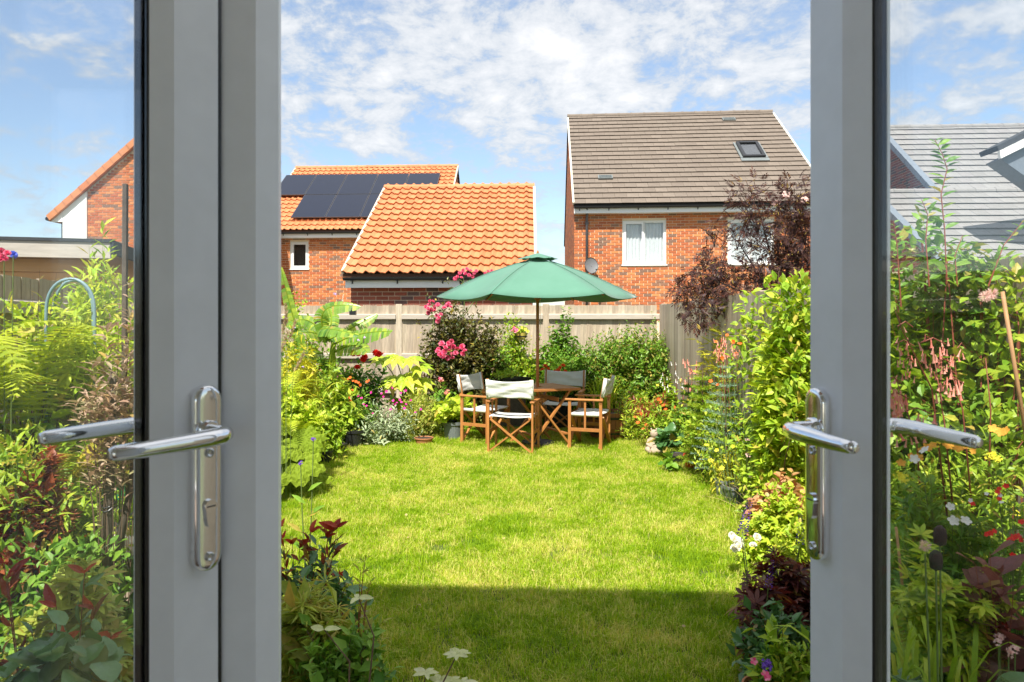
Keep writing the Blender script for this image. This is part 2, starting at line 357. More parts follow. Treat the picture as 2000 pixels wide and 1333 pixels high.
M['cardoon'] = leafmat('cardoon_leaf', [(.10,.17,.085),(.13,.20,.11),(.08,.15,.07)], trans=.2)

# ------------------------------------------------------------------ brick, tile and window builders
BRL, BRH, PIT, COU = .2155, .0655, .2255, .075
def brick_piece(w=BRL, h=BRH, t=.0):
    b = MB(); e = .003      # face, ends, top and bottom: proud of the mortar, arrises eased
    vs = [(0,.012,0),(w,.012,0),(w,.012,h),(0,.012,h),(e,-.004,e),(w-e,-.004,e),(w-e,-.004,h-e),(e,-.004,h-e)]
    b.add(vs, [(4,5,6,7),(0,1,5,4),(1,2,6,5),(2,3,7,6),(3,0,4,7)]); return b
BRICK_ME = {}
def brick_face(parent, org, ang, width, zlo, zhi, holes=(), mat='brick', nparts=300, ulim=None, prio=None, off=0):
    """bricks on the plane through org, running along +x turned by ang, facing its -y"""
    if mat not in BRICK_ME: BRICK_ME[mat] = brick_piece().mesh('brick', M[mat])
    T = Matrix.Translation(org) @ Matrix.Rotation(ang, 4, 'Z')
    rng = np.random.default_rng(int(abs(org[0])*100+width*10)); full = []; cut = []
    for r in range(int((zhi-zlo)/COU)):
        z = zlo+r*COU; u = -(PIT/2 if (r+off) % 2 else 0)
        while u < width:
            lo, hi = max(u, 0), min(u+BRL, width)
            if ulim:
                a, b2 = ulim(z+BRH); lo, hi = max(lo, a), min(hi, b2)
            segs = [(lo, hi)]
            for (h0, h1, g0, g1) in holes:
                if z+BRH > g0 and z < g1:
                    ns = []
                    for a, b2 in segs:
                        if b2 <= h0 or a >= h1: ns.append((a, b2)); continue
                        if a < h0: ns.append((a, h0-.004))
                        if b2 > h1: ns.append((h1+.004, b2))
                    segs = ns
            for a, b2 in segs:
                if b2-a > .03: (full if b2-a > BRL-.002 else cut).append((a, z, b2-a))
            u += PIT
    if nparts:
        if prio: full.sort(key=lambda q: -prio(q[0], q[1]))
        for a, z, w in full[:nparts]:
            link('brick', BRICK_ME[mat], parent, T @ Matrix.Translation((a, rng.normal(0, .001), z)))
    rest = full[nparts:]+cut
    if rest:
        n = len(rest); A = np.array(rest); t = brick_piece(1, BRH)
        tv = np.concatenate(t.v); tv = np.repeat(tv[None], n, 0)
        e = .003; base = tv[:, :, 0].copy()
        x = np.where(base < .001, 0, np.where(base > .999, A[:, 2:3], np.where(base < .5, e, A[:, 2:3]-e)))
        tv[:, :, 0] = x+A[:, 0:1]; tv[:, :, 2] += A[:, 1:2]
        q = t.f[4][0]; fs = (q[None]+np.arange(n)[:, None, None]*8).reshape(-1, 4)
        V = tv.reshape(-1, 3); R3 = np.array(T.to_3x3()); V = V @ R3.T+np.array(T.translation)
        b = MB(); b.add(V, fs); b.build('brickwork', M[mat], parent, kind='stuff')

def wall_leaf(b, width, zlo, zhi, holes, y0=.008, y1=.12):
    xs = sorted({0, width, *[h[0] for h in holes], *[h[1] for h in holes]})
    for a, c in zip(xs[:-1], xs[1:]):
        mid = (a+c)/2; z = zlo
        for h in sorted([h for h in holes if h[0] <= mid <= h[1]], key=lambda h: h[2]):
            b.box(a, c, y0, y1, z, h[2]); z = h[3]
        b.box(a, c, y0, y1, z, zhi)

def tile_piece(kind, w, gauge):
    b = MB(); L = gauge+.07; th = .022 if kind == 'pan' else .014
    if kind == 'pan':
        us = np.linspace(0, 1, 8); zz = .02*np.sin(us*2*math.pi+.5)+.012*np.sin(us*4*math.pi)
    else:
        us = np.array([0, .012, .03, .97, .988, 1.]); zz = np.array([-.008, 0, 0, 0, 0, -.008])
    k = len(us); front = th+.024; back = 0.0
    v = [(u*w, 0, z+front+.02) for u, z in zip(us, zz)]+[(u*w, L, z+back+.02) for u, z in zip(us, zz)]+[(u*w, .003, z+front+.02-th) for u, z in zip(us, zz)]
    f = [(i, i+1, k+i+1, k+i) for i in range(k-1)]+[(2*k+i, 2*k+i+1, i+1, i) for i in range(k-1)]
    f += [(2*k, 0, k), (k-1, 3*k-1, 2*k-1)]
    b.add(v, f); return b
def tile_roof(roof, x0, x1, ye, ze, pitch, slope, kind, mat, w, gauge, nparts=300, prio=None, holes=(), stagger=False, vis=None):
    T = Matrix(((1,0,0,x0),(0,math.cos(pitch),-math.sin(pitch),ye),(0,math.sin(pitch),math.cos(pitch),ze),(0,0,0,1)))
    me = tile_piece(kind, w, gauge).mesh('roof_tile', M[mat]); rng = np.random.default_rng(int(x1*10)); pos = []; halves = []
    nr = int(slope/gauge); W_ = x1-x0; nc = int(W_/w+.5); w2 = W_/nc
    for r in range(nr+1):
        for c in range(nc):
            u = c*w2+(w2/2 if stagger and r % 2 else 0); s = r*gauge
            if stagger and r % 2 and c == 0: halves.append(s)
            if u+w*.6 > W_ or s > slope-.12: continue
            if any(h[0] < u+w/2 < h[1] and h[2] < s+gauge/2 < h[3] for h in holes): continue
            if vis and not vis(u, s): continue
            pos.append((u, s))
    if prio: pos.sort(key=lambda q: -prio(*q))
    def mtx(u, s):
        return T @ Matrix.Translation((u, s+rng.normal(0, .0012), rng.normal(0, .0010))) @ Matrix.Rotation(rng.normal(0, .002), 4, 'Z')
    for u, s in pos[:nparts]: link('roof_tile', me, roof, mtx(u, s))
    if halves:
        mh = tile_piece(kind, w2/2, gauge).mesh('half_tile', M[mat])
        for s in halves:
            if s < slope-.12: link('half_tile', mh, roof, mtx(0, s)); link('half_tile', mh, roof, mtx(W_-w2/2, s))
    if len(pos) > nparts:
        t = tile_piece(kind, w, gauge); tv = np.concatenate(t.v); b = MB()
        for u, s in pos[nparts:]:
            m = np.array(mtx(u, s)); v = tv @ m[:3, :3].T+m[:3, 3]
            first = True; n0 = b.n; b.v.append(v); b.n += len(v)
            for k, l in t.f.items():
                for a in l: b.f.setdefault(k, []).append(a+n0)
        b.build('tiling', M[mat], roof, kind='stuff')
    return T
def ridge_tiles(parent, a, b, n, r=.11, mat='tile_orange', name='ridge_tile'):
    a, b = Vector(a), Vector(b); d = (b-a)/n
    q = MB(); L = d.length; k = 7
    vs = []
    for x, rr in ((0, r*1.08), (.06, r*1.08), (.065, r), (L, r)):
        for j in range(k):
            t = math.pi*(j/(k-1)*1.1-.05); vs.append((x, -rr*math.cos(t), rr*math.sin(t)*.85))
    q.add(vs, [(i*k+j, i*k+j+1, (i+1)*k+j+1, (i+1)*k+j) for i in range(3) for j in range(k-1)])
    me = q.mesh(name, M[mat], smooth=False)
    rot = d.to_track_quat('X', 'Z').to_matrix().to_4x4()
    for i in range(n): link(name, me, parent, Matrix.Translation(a+d*i) @ rot)
def gutter(parent, x0, x1, y, z, mat='gutter', brackets=.8):
    g = MB(); k = 7; vs = []
    for x in (x0, x1):
        for r in (.056, .048):
            for j in range(k):
                t = math.pi*(1+j/(k-1)); vs.append((x, y-.056+r*math.cos(t), z+r*math.sin(t)))
    f = [(j, j+1, 2*k+j+1, 2*k+j) for j in range(k-1)]+[(k+j+1, k+j, 3*k+j, 3*k+j+1) for j in range(k-1)]
    f += [(0, 2*k, 3*k, k), (k-1, 2*k-1, 4*k-1, 3*k-1)]
    f += [(j, k+j, k+j+1, j+1) for j in range(k-1)]+[(2*k+j+1, 3*k+j+1, 3*k+j, 2*k+j) for j in range(k-1)]
    g.add(vs, f); go = g.build('gutter', M[mat], parent, smooth=False)
    br = MB(); br.box(-.012, .012, y-.118, y+.01, z-.068, z-.052); br.box(-.012, .012, y-.01, y+.002, z-.11, z-.05); me = br.mesh('gutter_bracket', M[mat])
    x = x0+.15
    while x < x1: link('gutter_bracket', me, go, Matrix.Translation((x, 0, 0))); x += brackets
def window(parent, x0, x1, z0, z1, panes, curtain=True, y=.055, sidebar=0.0):
    """panes: list of (u0,u1,opening) fractions"""
    f = MB(); t = .055
    f.box(x0, x0+t, y, y+.06, z0, z1); f.box(x1-t, x1, y, y+.06, z0, z1)
    f.box(x0+t, x1-t, y+.001, y+.061, z0, z0+t); f.box(x0+t, x1-t, y+.001, y+.061, z1-t, z1)
    wo = f.build('window', M['white'], parent)
    for (a, c, op) in panes:
        xa, xb = x0+t+(x1-x0-2*t)*a, x0+t+(x1-x0-2*t)*c; m = .05 if op else .02; yy = y-.014 if op else y+.01
        s = MB(); zt, zb = z1-t+.002, z0+t-.002
        s.box(xa, xa+m, yy, yy+.05, zb, zt); s.box(xb-m, xb, yy, yy+.05, zb, zt); s.box(xa+m, xb-m, yy+.002, yy+.048, zb, zb+m); s.box(xa+m, xb-m, yy+.002, yy+.048, zt-m, zt)
        s.build('frame', M['white'], wo)
        g = MB(); g.box(xa+m-.004, xb-m+.004, yy+.02, yy+.026, zb+m-.004, zt-m+.004); g.build('pane', M['win_glass'], wo)
    si = MB(); si.box(x0-.03, x1+.03, -.035, y-.003, z0-.035, z0-.004); si.build('sill', M['white'], wo)
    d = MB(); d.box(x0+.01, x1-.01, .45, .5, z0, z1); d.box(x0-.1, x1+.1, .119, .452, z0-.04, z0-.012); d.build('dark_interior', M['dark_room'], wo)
    if curtain:
        c = MB(); n = 90; vs = []; xs = np.linspace(x0+t, x1-t, n)
        for i, x in enumerate(xs):
            w = .014*math.sin(x*62)+.007*math.sin(x*131+1)
            fr = (x-x0)/(x1-x0); zb = z0+.045+.01*math.sin(fr*40)
            vs += [(x, y+.10+w, zb), (x, y+.10+w, z1-.04)]
        c.add(vs, [(2*i, 2*i+2, 2*i+3, 2*i+1) for i in range(n-1)]); c.build('curtain', M['curtain'], wo)
    return wo

# ------------------------------------------------------------------ ground
lawn_px = [(-2.30,9.9),(-2.45,8.2),(-2.5,6.6),(-2.3,5.0),(-1.9,3.4),(-1.6,1.2),(1.5,1.2),(1.42,3.2),(1.5,4.4),(1.63,5.6),(1.82,7.4),(1.85,8.8),(1.7,9.9),(1.0,10.55),(-.3,10.8),(-1.6,10.6)]
g = MB(); g.add([(-900,-900,-.03),(900,-900,-.03),(900,1500,-.03),(-900,1500,-.03)], [(0,1,2,3)])
struct(g.build('ground', M['farground']))
g = MB(); g.add([(-5.2,.5,-.02),(2.4,.5,-.02),(2.4,11.9,-.02),(-5.2,11.9,-.02)], [(0,1,2,3)])
struct(g.build('soil', M['soil']))
def lawn_mat():
    m, nt, out = newmat('lawn_base'); nz = noise_n(nt, 3, 5, .6, obj=False)
    c = ramp(nt, nz, [(.035,.06,.012),(.09,.12,.02),(.05,.075,.015)])
    p = nt.nodes.new('ShaderNodeBsdfPrincipled'); p.inputs['Roughness'].default_value = .95; nt.links.new(c, p.inputs['Base Color']); nt.links.new(p.outputs[0], out.inputs[0]); return m
def smooth_loop(pts, n=4):
    pts = [Vector((*p, 0)) for p in pts]; out = []; k = len(pts)
    for i in range(k):
        a, b, c, d = pts[i-1], pts[i], pts[(i+1) % k], pts[(i+2) % k]
        for j in range(n):
            t = j/n; out.append(.5*((2*b)+(c-a)*t+(2*a-5*b+4*c-d)*t*t+(3*b-a-3*c+d)*t*t*t))
    return out
lawn_poly = smooth_loop(lawn_px)
g = MB(); g.add([(p.x, p.y, 0) for p in lawn_poly], [tuple(range(len(lawn_poly)))])
LM = lawn_mat()
lawn = struct(g.build('lawn', LM))
# ------------------------------------------------------------------ own house: the wall and room the camera looks out of
DY = .44
own = thing('brick_house', 'brick house the photo is taken from, its open glazed doorway framing the garden', 'house', (0, 0, 0))
b = MB()
X0, X1, DX0, DX1, DT = -2.05, .77, -.83, .64, 2.27
for bx in ((X0, DX0, DY-.31, DY, -.03, 4.9), (DX1, X1, DY-.31, DY, -.03, 4.9), (DX0, DX1, DY-.31, DY, DT, 4.9), (X0, X0+.3, -4, DY-.312, -.03, 4.9), (X1-.10, X1, -4, DY-.312, -.03, 4.9), (X0, -1.8, -4.3, -4.002, -.03, 4.9), (.6, X1, -4.3, -4.002, -.03, 4.9), (-1.8, .6, -4.3, -4.002, -.03, .25), (-1.8, .6, -4.3, -4.002, 2.42, 4.9)): b.box(*bx)  # unseen back-wall opening added behind the camera to brighten the door frames
b.build('wall', M['plaster'], own)
b = MB(); b.box(X0, X1, DY+.002, DY+.012, 2.45, 4.9); b.build('outer_brickwork', M['brick'], own)
b = MB(); b.box(DX0, DX1, DY-.33, DY+.03, .05, .17); b.build('threshold', M['cream'], own)
b = MB(); b.box(X0+.3, X1-.3, -3.99, DY-.33, .10, .15); b.build('floor', M['floor'], own)
b = MB(); b.box(X0+.3, X1-.3, -3.99, DY-.33, 2.5, 2.6); b.build('ceiling', M['white'], own)
b = MB(); yb, zr = -1.9, 4.9+2.5*.7
b.prism([(DY+.35, 4.80), (yb, zr), (-4.65, 4.80), (-4.65, 4.92), (yb, zr+.14), (DY+.35, 4.92)], X0-.03, X1+.03, T=lambda u, v, w: (w, u, v)); b.build('roof', M['tile_brown'], own)
gutter(own, X0-.03, X1+.03, DY+.36, 4.86)

for i in range(4):  # pale slabs added out of view to bounce light onto the door frames
    for j in range(1):
        b = MB(); b.box(-1.42+i*.61, -.82+i*.61, DY+.02, DY+.62, -.04, .012); po = struct(b.build('paving', M['cream'], bevel=.004))
# ------------------------------------------------------------------ the two glazed door leaves
def arc(c, r, a0, a1, n): return [(c[0]+r*math.cos(a0+(a1-a0)*i/n), c[1]+r*math.sin(a0+(a1-a0)*i/n)) for i in range(n+1)]
def door(name_label, piv, u, nin, width, zh, dirsign, tbar, bead, handle_n, plate_z):
    """plan frame: t runs from the handle towards the free edge, n towards the room; camera-aligned plan"""
    t_dir = Vector(u); n_dir = Vector(nin)
    root = thing('glazed_door', name_label, 'door', cw(piv[0], piv[1], .17))
    L0 = Vector(root.location)
    def T(t, n, z):
        p = Vector(piv)+t_dir*t+n_dir*n; w = cw(p.x, p.y, z); return (w.x-L0.x, w.y-L0.y, z-L0.z)
    ZB, ZT = .17, 2.24; hinge = -width
    f0, fo, fl, ed, LL = bead     # inner bead foot, outer bead foot, flat begins, free edge, lever length
    fn = 0.0
    prof = [(f0, -.017), (fl, 0), (ed-.003, 0), (ed, -.003), (ed, -.067), (ed-.002, -.07), (fo+.03, -.07), (fo, -.053), (fo, -.0475), (fo+.014, -.0475), (fo+.014, -.0226), (f0, -.0226)]
    b = MB(); b.prism(prof, ZB, ZT, T); b.build('closing_stile', M['pvc'], root, bevel=.0012)
    hp = [(hinge, 0), (hinge+.06, 0), (hinge+.10, -.016), (hinge+.10, -.052), (hinge+.06, -.07), (hinge, -.07)]
    b = MB(); b.prism(hp, ZB, ZT, T); b.build('hinge_stile', M['pvc'], root)
    for nm, z0, z1, sg in (('top_rail', ZT-.105, ZT, -1), ('bottom_rail', ZB, ZB+.105, 1)):
        zi = z0 if sg < 0 else z1; zo = z1 if sg < 0 else z0
        pr = [(zo, -.001), (zi+sg*-.04, -.001), (zi, -.016), (zi, -.052), (zi-sg*.04, -.069), (zo, -.069)]
        b = MB(); vs = [T(t, n, z) for t in (hinge+.10, f0) for z, n in pr]; k = 6
        b.add(vs, [tuple(range(k))[::-1], tuple(range(k, 2*k))]+[(i, (i+1) % k, k+(i+1) % k, k+i) for i in range(k)]); b.build(nm, M['pvc'], root)
    b = MB()
    for n0 in (-.026, -.046):
        b.prism([(hinge+.09, n0+.001), (fo+.012, n0+.001), (fo+.012, n0-.003), (hinge+.09, n0-.003)], ZB+.09, ZT-.09, T)
    b.build('glass_pane', M['door_glass'], root)
    b = MB(); b.prism([(fo-.003, -.0292), (fo+.011, -.0292), (fo+.011, -.0445), (fo-.003, -.0445)], ZB+.1, ZT-.1, T); b.build('spacer_bar', M['spacer'], root)
    b = MB(); b.prism([(f0-.002, -.0245), (f0-.002, -.020), (f0+.0012, -.0165), (f0+.0012, -.0245)], ZB+.1, ZT-.1, T); b.build('gasket', M['gasket'], root)
    if tbar:
        b = MB(); b.prism([(ed+.0002, -.006), (ed+.0065, -.006), (ed+.0065, -.05), (ed+.0002, -.05)], ZB, ZT, T); b.build('gasket', M['gasket'], root)
        t0 = ed+.0068
        b = MB(); b.prism([(t0, -.012), (t0+tbar[0], tbar[2]), (t0+tbar[1]-.012, tbar[2]), (t0+tbar[1], tbar[2]-.010), (t0+tbar[1], -.07), (t0, -.07)], ZB, ZT, T)
        b.build('meeting_bar', M['pvc'], root, bevel=.001)
    # furniture
    def plate(nface, sg):
        hw, z0, z1 = .0195, plate_z-.120, plate_z+.120
        ring = [(hw*math.cos(a), z1-hw+hw*math.sin(a)) for a in np.linspace(0, math.pi, 11)]+[(hw*math.cos(a), z0+hw+hw*math.sin(a)) for a in np.linspace(math.pi, 2*math.pi, 11)]
        k = len(ring); b = MB(); vs = []
        for sc, h in ((1.0, 0), (1.0, .0075), (.93, .011), (.78, .0122), (.45, .0125)):
            for (t, z) in ring:
                zc = plate_z+(z-plate_z)*(1-(1-sc)*hw/.120); vs.append(T(t*sc, nface+sg*h, zc))
        f = [(i*k+j, i*k+(j+1) % k, (i+1)*k+(j+1) % k, (i+1)*k+j) for i in range(4) for j in range(k)]+[tuple(4*k+j for j in range(k))]
        b.add(vs, f); po = b.build('handle_plate', M['chrome'], root, smooth=True)
        for zz in (plate_z+.033, plate_z-.100):
            s = MB(); vs = []
            for r, h in ((.0062, .0125), (.0062, .0145), (.0045, .0155), (.002, .0140)):
                for j in range(12): vs.append(T(r*math.cos(j*math.pi/6), nface+sg*h, zz+r*math.sin(j*math.pi/6)))
            s.add(vs, [(i*12+j, i*12+(j+1) % 12, (i+1)*12+(j+1) % 12, (i+1)*12+j) for i in range(3) for j in range(12)]+[tuple(36+j for j in range(12))]); s.build('screw', M['screw'], po)
        # euro cylinder
        c = MB(); zk = plate_z-.035
        pts = [(.0085*math.cos(a), zk+.0085*math.sin(a)) for a in np.linspace(-.6, math.pi+.6, 14)]+[(-.005, zk-.022), (-.003, zk-.026), (.003, zk-.026), (.005, zk-.022)]
        k = len(pts); vs = [T(t, nface+sg*h, z) for h in (.010, .017) for t, z in pts]
        c.add(vs, [tuple(range(k, 2*k))]+[(j, (j+1) % k, k+(j+1) % k, k+j) for j in range(k)]); co = c.build('lock_cylinder', M['chrome'], po)
        q = MB(); q.add([T(t, nface+sg*h, zk+z) for h in (.017, .0176) for t, z in ((-.006, -.0008), (.006, -.0008), (.006, .0008), (-.006, .0008))], [(4,5,6,7),(0,1,5,4),(1,2,6,5),(2,3,7,6),(3,0,4,7)]); q.build('keyhole', M['gasket'], co)
    zl = zh
    def lever(nface, sg):
        pts = [(0, .010, 0), (0, .022, .0), (.002, .036, 0), (.0, .047, 0), (-.010, .054, -.0005), (-.030, .056, -.001), (-.5*LL, .056, -.002), (-.76*LL, .0555, -.003), (-LL+.006, .054, -.0035), (-LL, .0535, -.0035)]
        rad = [.0115, .0095, .0095, .0105, .0112, .0112, .0104, .0096, .0088, .0062]
        path = [T(t, nface+sg*n, zl+z) for t, n, z in pts]
        b = MB(); b.tube(path, rad, 16, flat=1.0); b.build('lever', M['chrome'], root, smooth=True, bevel=0)
        r = MB(); vs = []
        for rr, h in ((.0145, .0115), (.0145, .016), (.0125, .019)):
            for j in range(16): vs.append(T(rr*math.cos(j*math.pi/8), nface+sg*h, zl+rr*math.sin(j*math.pi/8)))
        r.add(vs, [(i*16+j, i*16+(j+1) % 16, (i+1)*16+(j+1) % 16, (i+1)*16+j) for i in range(2) for j in range(16)]+[tuple(32+j for j in range(16))]); r.build('rose', M['chrome'], root, smooth=False)
    plate(0, 1); plate(-.07, -1); lever(0, 1); lever(-.07, -1)
    return root
door('open glazed door leaf on the left with a wide stepped meeting bar and chrome lever pointing left', (-.367, .926), (.6, .8), (.8, -.6), .62, EYE-.140, -1, (.036, .085, .018), (-.0630, -.0645, -.0404, .0225, .145), 0, EYE-.200)
door('open glazed door leaf on the right with slim single stile and chrome lever pointing right', (.464, 1.0), (-.21, .977), (-.977, -.21), .60, EYE-.147, 1, None, (-.0775, -.0685, -.0437, .0249, .134), 0, EYE-.211)
for x0, x1, nm in ((DX0+.002, DX0+.06, 'left'), (DX1-.06, DX1-.002, 'right')): pass
fr = thing('door_frame', 'white plastic outer frame around the open garden doorway', 'door frame', (0, DY-.1, .17))
for bx in ((DX0+.002, DX0+.06, DY-.1, DY-.02, .172, DT-.002), (DX1-.06, DX1-.002, DY-.1, DY-.02, .172, DT-.002)):
    b = MB(); b.box(*bx); b.build('jamb', M['pvc'], fr, world=True)
b = MB(); b.box(DX0+.06, DX1-.06, DY-.1, DY-.02, DT-.03, DT-.003); b.build('head', M['pvc'], fr, world=True)

# ------------------------------------------------------------------ houses beyond the fence
def gable_wall_poly(b, x, depth, ye, ze, zr, t, yr):      # side wall with a gable
    b.prism([(0, -.03), (depth, -.03), (depth, ze), (yr, zr), (0, ze)], x, x+t, T=lambda u, v, w: (w, u+ye, v))

def front_house(label, name, px_left, d, rz, width, depth_half, eave, ridge, over, holes, brickmat, tilemat, kind, tw, gauge, vl, vr, zvis, ridge_n, brick_par=300, group=None, underlay='underlay', ntile=300, tileholes=(), vismin=None, stagger=False, vergemat='verge', eband='white'):
    root = thing(name, label, 'house' if 'house' in name else 'garage', G(px_left, d), rz, group)
    pitch = math.atan2(ridge-eave, depth_half+over); slope = math.hypot(ridge-eave, depth_half+over)
    D = depth_half*2
    b = MB(); wt = eave-.04
    wall_leaf(b, width, -.03, wt, holes)
    b.box(.12, width-.12, .50, .52, -.03, wt)
    b.box(.12, width-.12, D-.2, D, -.03, wt)
    tanp = math.tan(pitch); zap = wt+depth_half*tanp-.02
    for x in (0.0, width-.12): gable_wall_poly(b, x, D-.001, .121, wt-.01, zap, .12, depth_half-.12)
    b.build('wall', M['mortar'], root)
    brick_face(root, (0, 0, .0), 0, width, zvis, wt-.01, holes, brickmat, brick_par, prio=lambda u, z: -abs(z-2.9))
    # left gable face, seen at a glancing angle
    def ul(z): 
        if z < wt: return (0, D)
        k = (z-wt)/tanp; return (k, D-k)
    brick_face(root, (-.004, D, .0), R(-90), D, zvis, zap, (), brickmat, 0, ulim=ul)
    def ul2(z):
        if z < wt: return (0, D)
        k = (z-wt)/tanp; return (k, D-k)
    brick_face(root, (width+.004, 0, .0), R(90), D, zvis, zap, (), brickmat, 0, ulim=ul2)
    # roof
    rf = MB(); th = .05; cy, sy = math.cos(pitch), math.sin(pitch)
    rf.prism([(-over, eave), (depth_half, ridge), (D+over, eave), (D+over, eave-th), (depth_half, ridge-th), (-over, eave-th)], -vl, width+vr, T=lambda u, v, w: (w, u, v))
    roof = rf.build('roof', M[underlay], root)
    tile_roof(roof, -vl, width+vr, -over-.03, eave-.022, pitch, slope+.05, kind, tilemat, tw, gauge, ntile, prio=lambda u, s: -s, holes=tileholes, stagger=stagger)
    ridge_tiles(roof, (-vl-.01, depth_half, ridge+.0), (width+vr+.01, depth_half, ridge+.0), ridge_n, mat=tilemat)
    # verges
    for x in (-vl, width+vr):
        v = MB(); n = int(slope/gauge)
        for i in range(n):
            a = i*gauge; c = (i+1)*gauge-.01
            y0, z0 = -over+a*cy, eave+a*sy; y1, z1 = -over+c*cy, eave+c*sy
            v.bar((x, y0, z0+.03), (x, y1, z1+.03), .05, .075)
        v.build('verge', M[vergemat], roof)
    f = MB(); f.box(-vl*.6, width+vr*.6, -over+.03, -over+.05, eave-.24, eave-.05); f.build('fascia', M[eband], root)
    s = MB(); s.box(0, width, -over+.051, .0, eave-.235, eave-.220); s.build('soffit', M[eband], root)
    gutter(root, -vl+.02, width+vr-.02, -over+.028, eave-.06)
    return root, pitch
# the brown-tiled house on the right
rz = R(-1.4)
rw = [(1.33, 2.53, 3.16, 4.40), (4.20, 5.45, 3.16, 4.40)]
hr, pr = front_house('red brick house with brown flat-tiled roof, white windows and a satellite dish, behind the parasol', 'brick_house', 1122, 20.1, rz, 6.85, 4.95, 4.80, 8.72, .32, rw, 'brick', 'tile_brown', 'flat', .33, .318, .04, .04, 1.6, 16, underlay='underlay_d', stagger=True, vergemat='cream')
for h in rw: window(hr, *h, [(0, .49, True), (.51, 1, False)])
b = MB(); b.tube([(.34, -.07, 1.2), (.34, -.07, 4.42), (.34, -.26, 4.66), (.34, -.30, 4.74)], .036, 10); dp = b.build('downpipe', M['pipe'], hr, smooth=True)
b = MB()
for z in (1.9, 3.1, 4.3): b.box(.285, .395, -.11, -.004, z, z+.03)
b.build('pipe_clip', M['pipe'], dp)
# roof window and slate vents
SL = math.hypot(3.92, 5.27)
def on_slope(root, pitch, over, eave, x, s, lift=.06):
    return Matrix.Translation((x, -over+s*math.cos(pitch)-lift*math.sin(pitch), eave+s*math.sin(pitch)+lift*math.cos(pitch))) @ Matrix.Rotation(pitch, 4, 'X')
T = on_slope(hr, pr, .32, 4.80, 5.10, 2.72)
b = MB(); w, h = .66, 1.08
for bx in ((0, .09, 0, h, 0, .09), (w-.09, w, 0, h, 0, .09), (.09, w-.09, 0, .10, 0, .088), (.09, w-.09, h-.10, h, 0, .10)): b.box(*bx)
ro = b.build('roof_window', M['gutter'], hr, bevel=.006); ro.matrix_local = T
b = MB(); b.box(.09, w-.09, .10, h-.10, .05, .06); b.build('pane', M['win_glass'], ro)
b = MB(); b.box(.09, w-.09, .10, h-.10, .01, .02)
for k in range(16): b.box(.10, w-.10, .12+k*.053, .155+k*.053, .021, .03)
b.build('blind', M['pipe'], ro)
b = MB(); b.box(-.08, w+.08, -.20, -.01, .0, .02); b.box(-.07, -.005, -.01, h+.06, 0, .03); b.box(w+.005, w+.07, -.01, h+.06, 0, .03); b.build('flashing', M['pot_grey'], ro)
for x, s in ((.72, 1.45), (5.1, 5.75)):
    b = MB(); b.box(0, .42, 0, .22, 0, .045)
    for k in range(5): b.box(.03, .39, .03+k*.035, .045+k*.035, .046, .058)
    v = b.build('slate_vent', M['pot_grey'], hr); v.matrix_local = on_slope(hr, pr, .32, 4.80, x, s, .05)
# satellite dish
dish = thing('satellite_dish', 'dark grey oval satellite dish on the brick wall beside the downpipe', 'satellite dish', hr.matrix_world.inverted().inverted() @ Vector((0,0,0)) if False else (0,0,0))
bpy.context.view_layer.update()
dish.location = P(1155, 519, 19.72); dish.rotation_euler = (0, 0, rz)
b = MB(); n = 28; vs = []
for q, r in enumerate((0, .35, .7, .93, 1.0, 1.0)):
    for j in range(n):
        a = 2*math.pi*j/n; rr = r*.21; zz = .055*(1-r*r) if q < 5 else -.014
        vs.append((rr*.98*math.cos(a), zz, rr*1.12*math.sin(a)))
b.add(vs, [(i*n+j, i*n+(j+1) % n, (i+1)*n+(j+1) % n, (i+1)*n+j) for i in range(5) for j in range(n)])
dd = b.build('dish', M['dishm'], dish, smooth=True); dd.rotation_euler = (R(-14), 0, R(26))
b = MB(); b.tube([(0, .05, -.02), (.0, .2, -.05), (-.02, .34, -.14)], .02, 8); b.build('bracket', M['pipe'], dish)
b = MB(); b.tube([(.0, -.02, -.23), (.10, -.22, -.20), (.13, -.30, -.12)], .011, 6); b.build('feed_arm', M['pipe'], dish)
b = MB(); b.tube([(.12, -.31, -.14), (.14, -.26, -.07)], [.03, .034], 10); b.build('receiver', M['pot_grey'], dish)

# the tiled garage just behind the fence
gp, ppg = front_house('low red brick garage with orange pantiled roof just behind the back fence', 'garage', 686, 12.85, 0, 3.24, 3.55, 2.40, 4.60, .22, (), 'brick_red', 'tile_orange', 'pan', .2, .306, .10, .06, 1.5, 7, stagger=False)
b = MB(); b.tube([(2.0, -.06, .2), (2.0, -.06, 2.0), (2.0, -.2, 2.28)], .035, 8); b.build('downpipe', M['gutter'], gp, smooth=True)
# the solar-panelled house
lx = 505; dS = 23.5
sw = [(1.05, 1.66, 3.30, 4.20)]
hs, ps = front_house('orange brick house with an orange tiled roof carrying black solar panels, behind the garage', 'brick_house', lx, dS, 0, 6.13, 4.0, 4.52, 7.45, .30, sw, 'brick', 'tile_orange', 'pan', .2, .325, .05, .05, 1.7, 16)
window(hs, *sw[0], [(0, 1, True)], curtain=False)
def panel(x, s):
    m = on_slope(hs, ps, .30, 4.52, x, s, .13)
    b = MB(); w, h = 1.13, 1.76
    b.box(0, w, 0, h, 0, .035); o = b.build('solar_panel', M['solar_frame'], hs); o.matrix_local = m
    c = MB(); c.box(.018, w-.018, .018, h-.018, .0355, .037); c.build('cells', M['solar'], o)
xa = (566-lx)/F*23.7
for k in range(4): panel(xa+.0+k*1.15, .62)
for k in range(-1, 4): panel(xa+k*1.15+.0, 2.42)
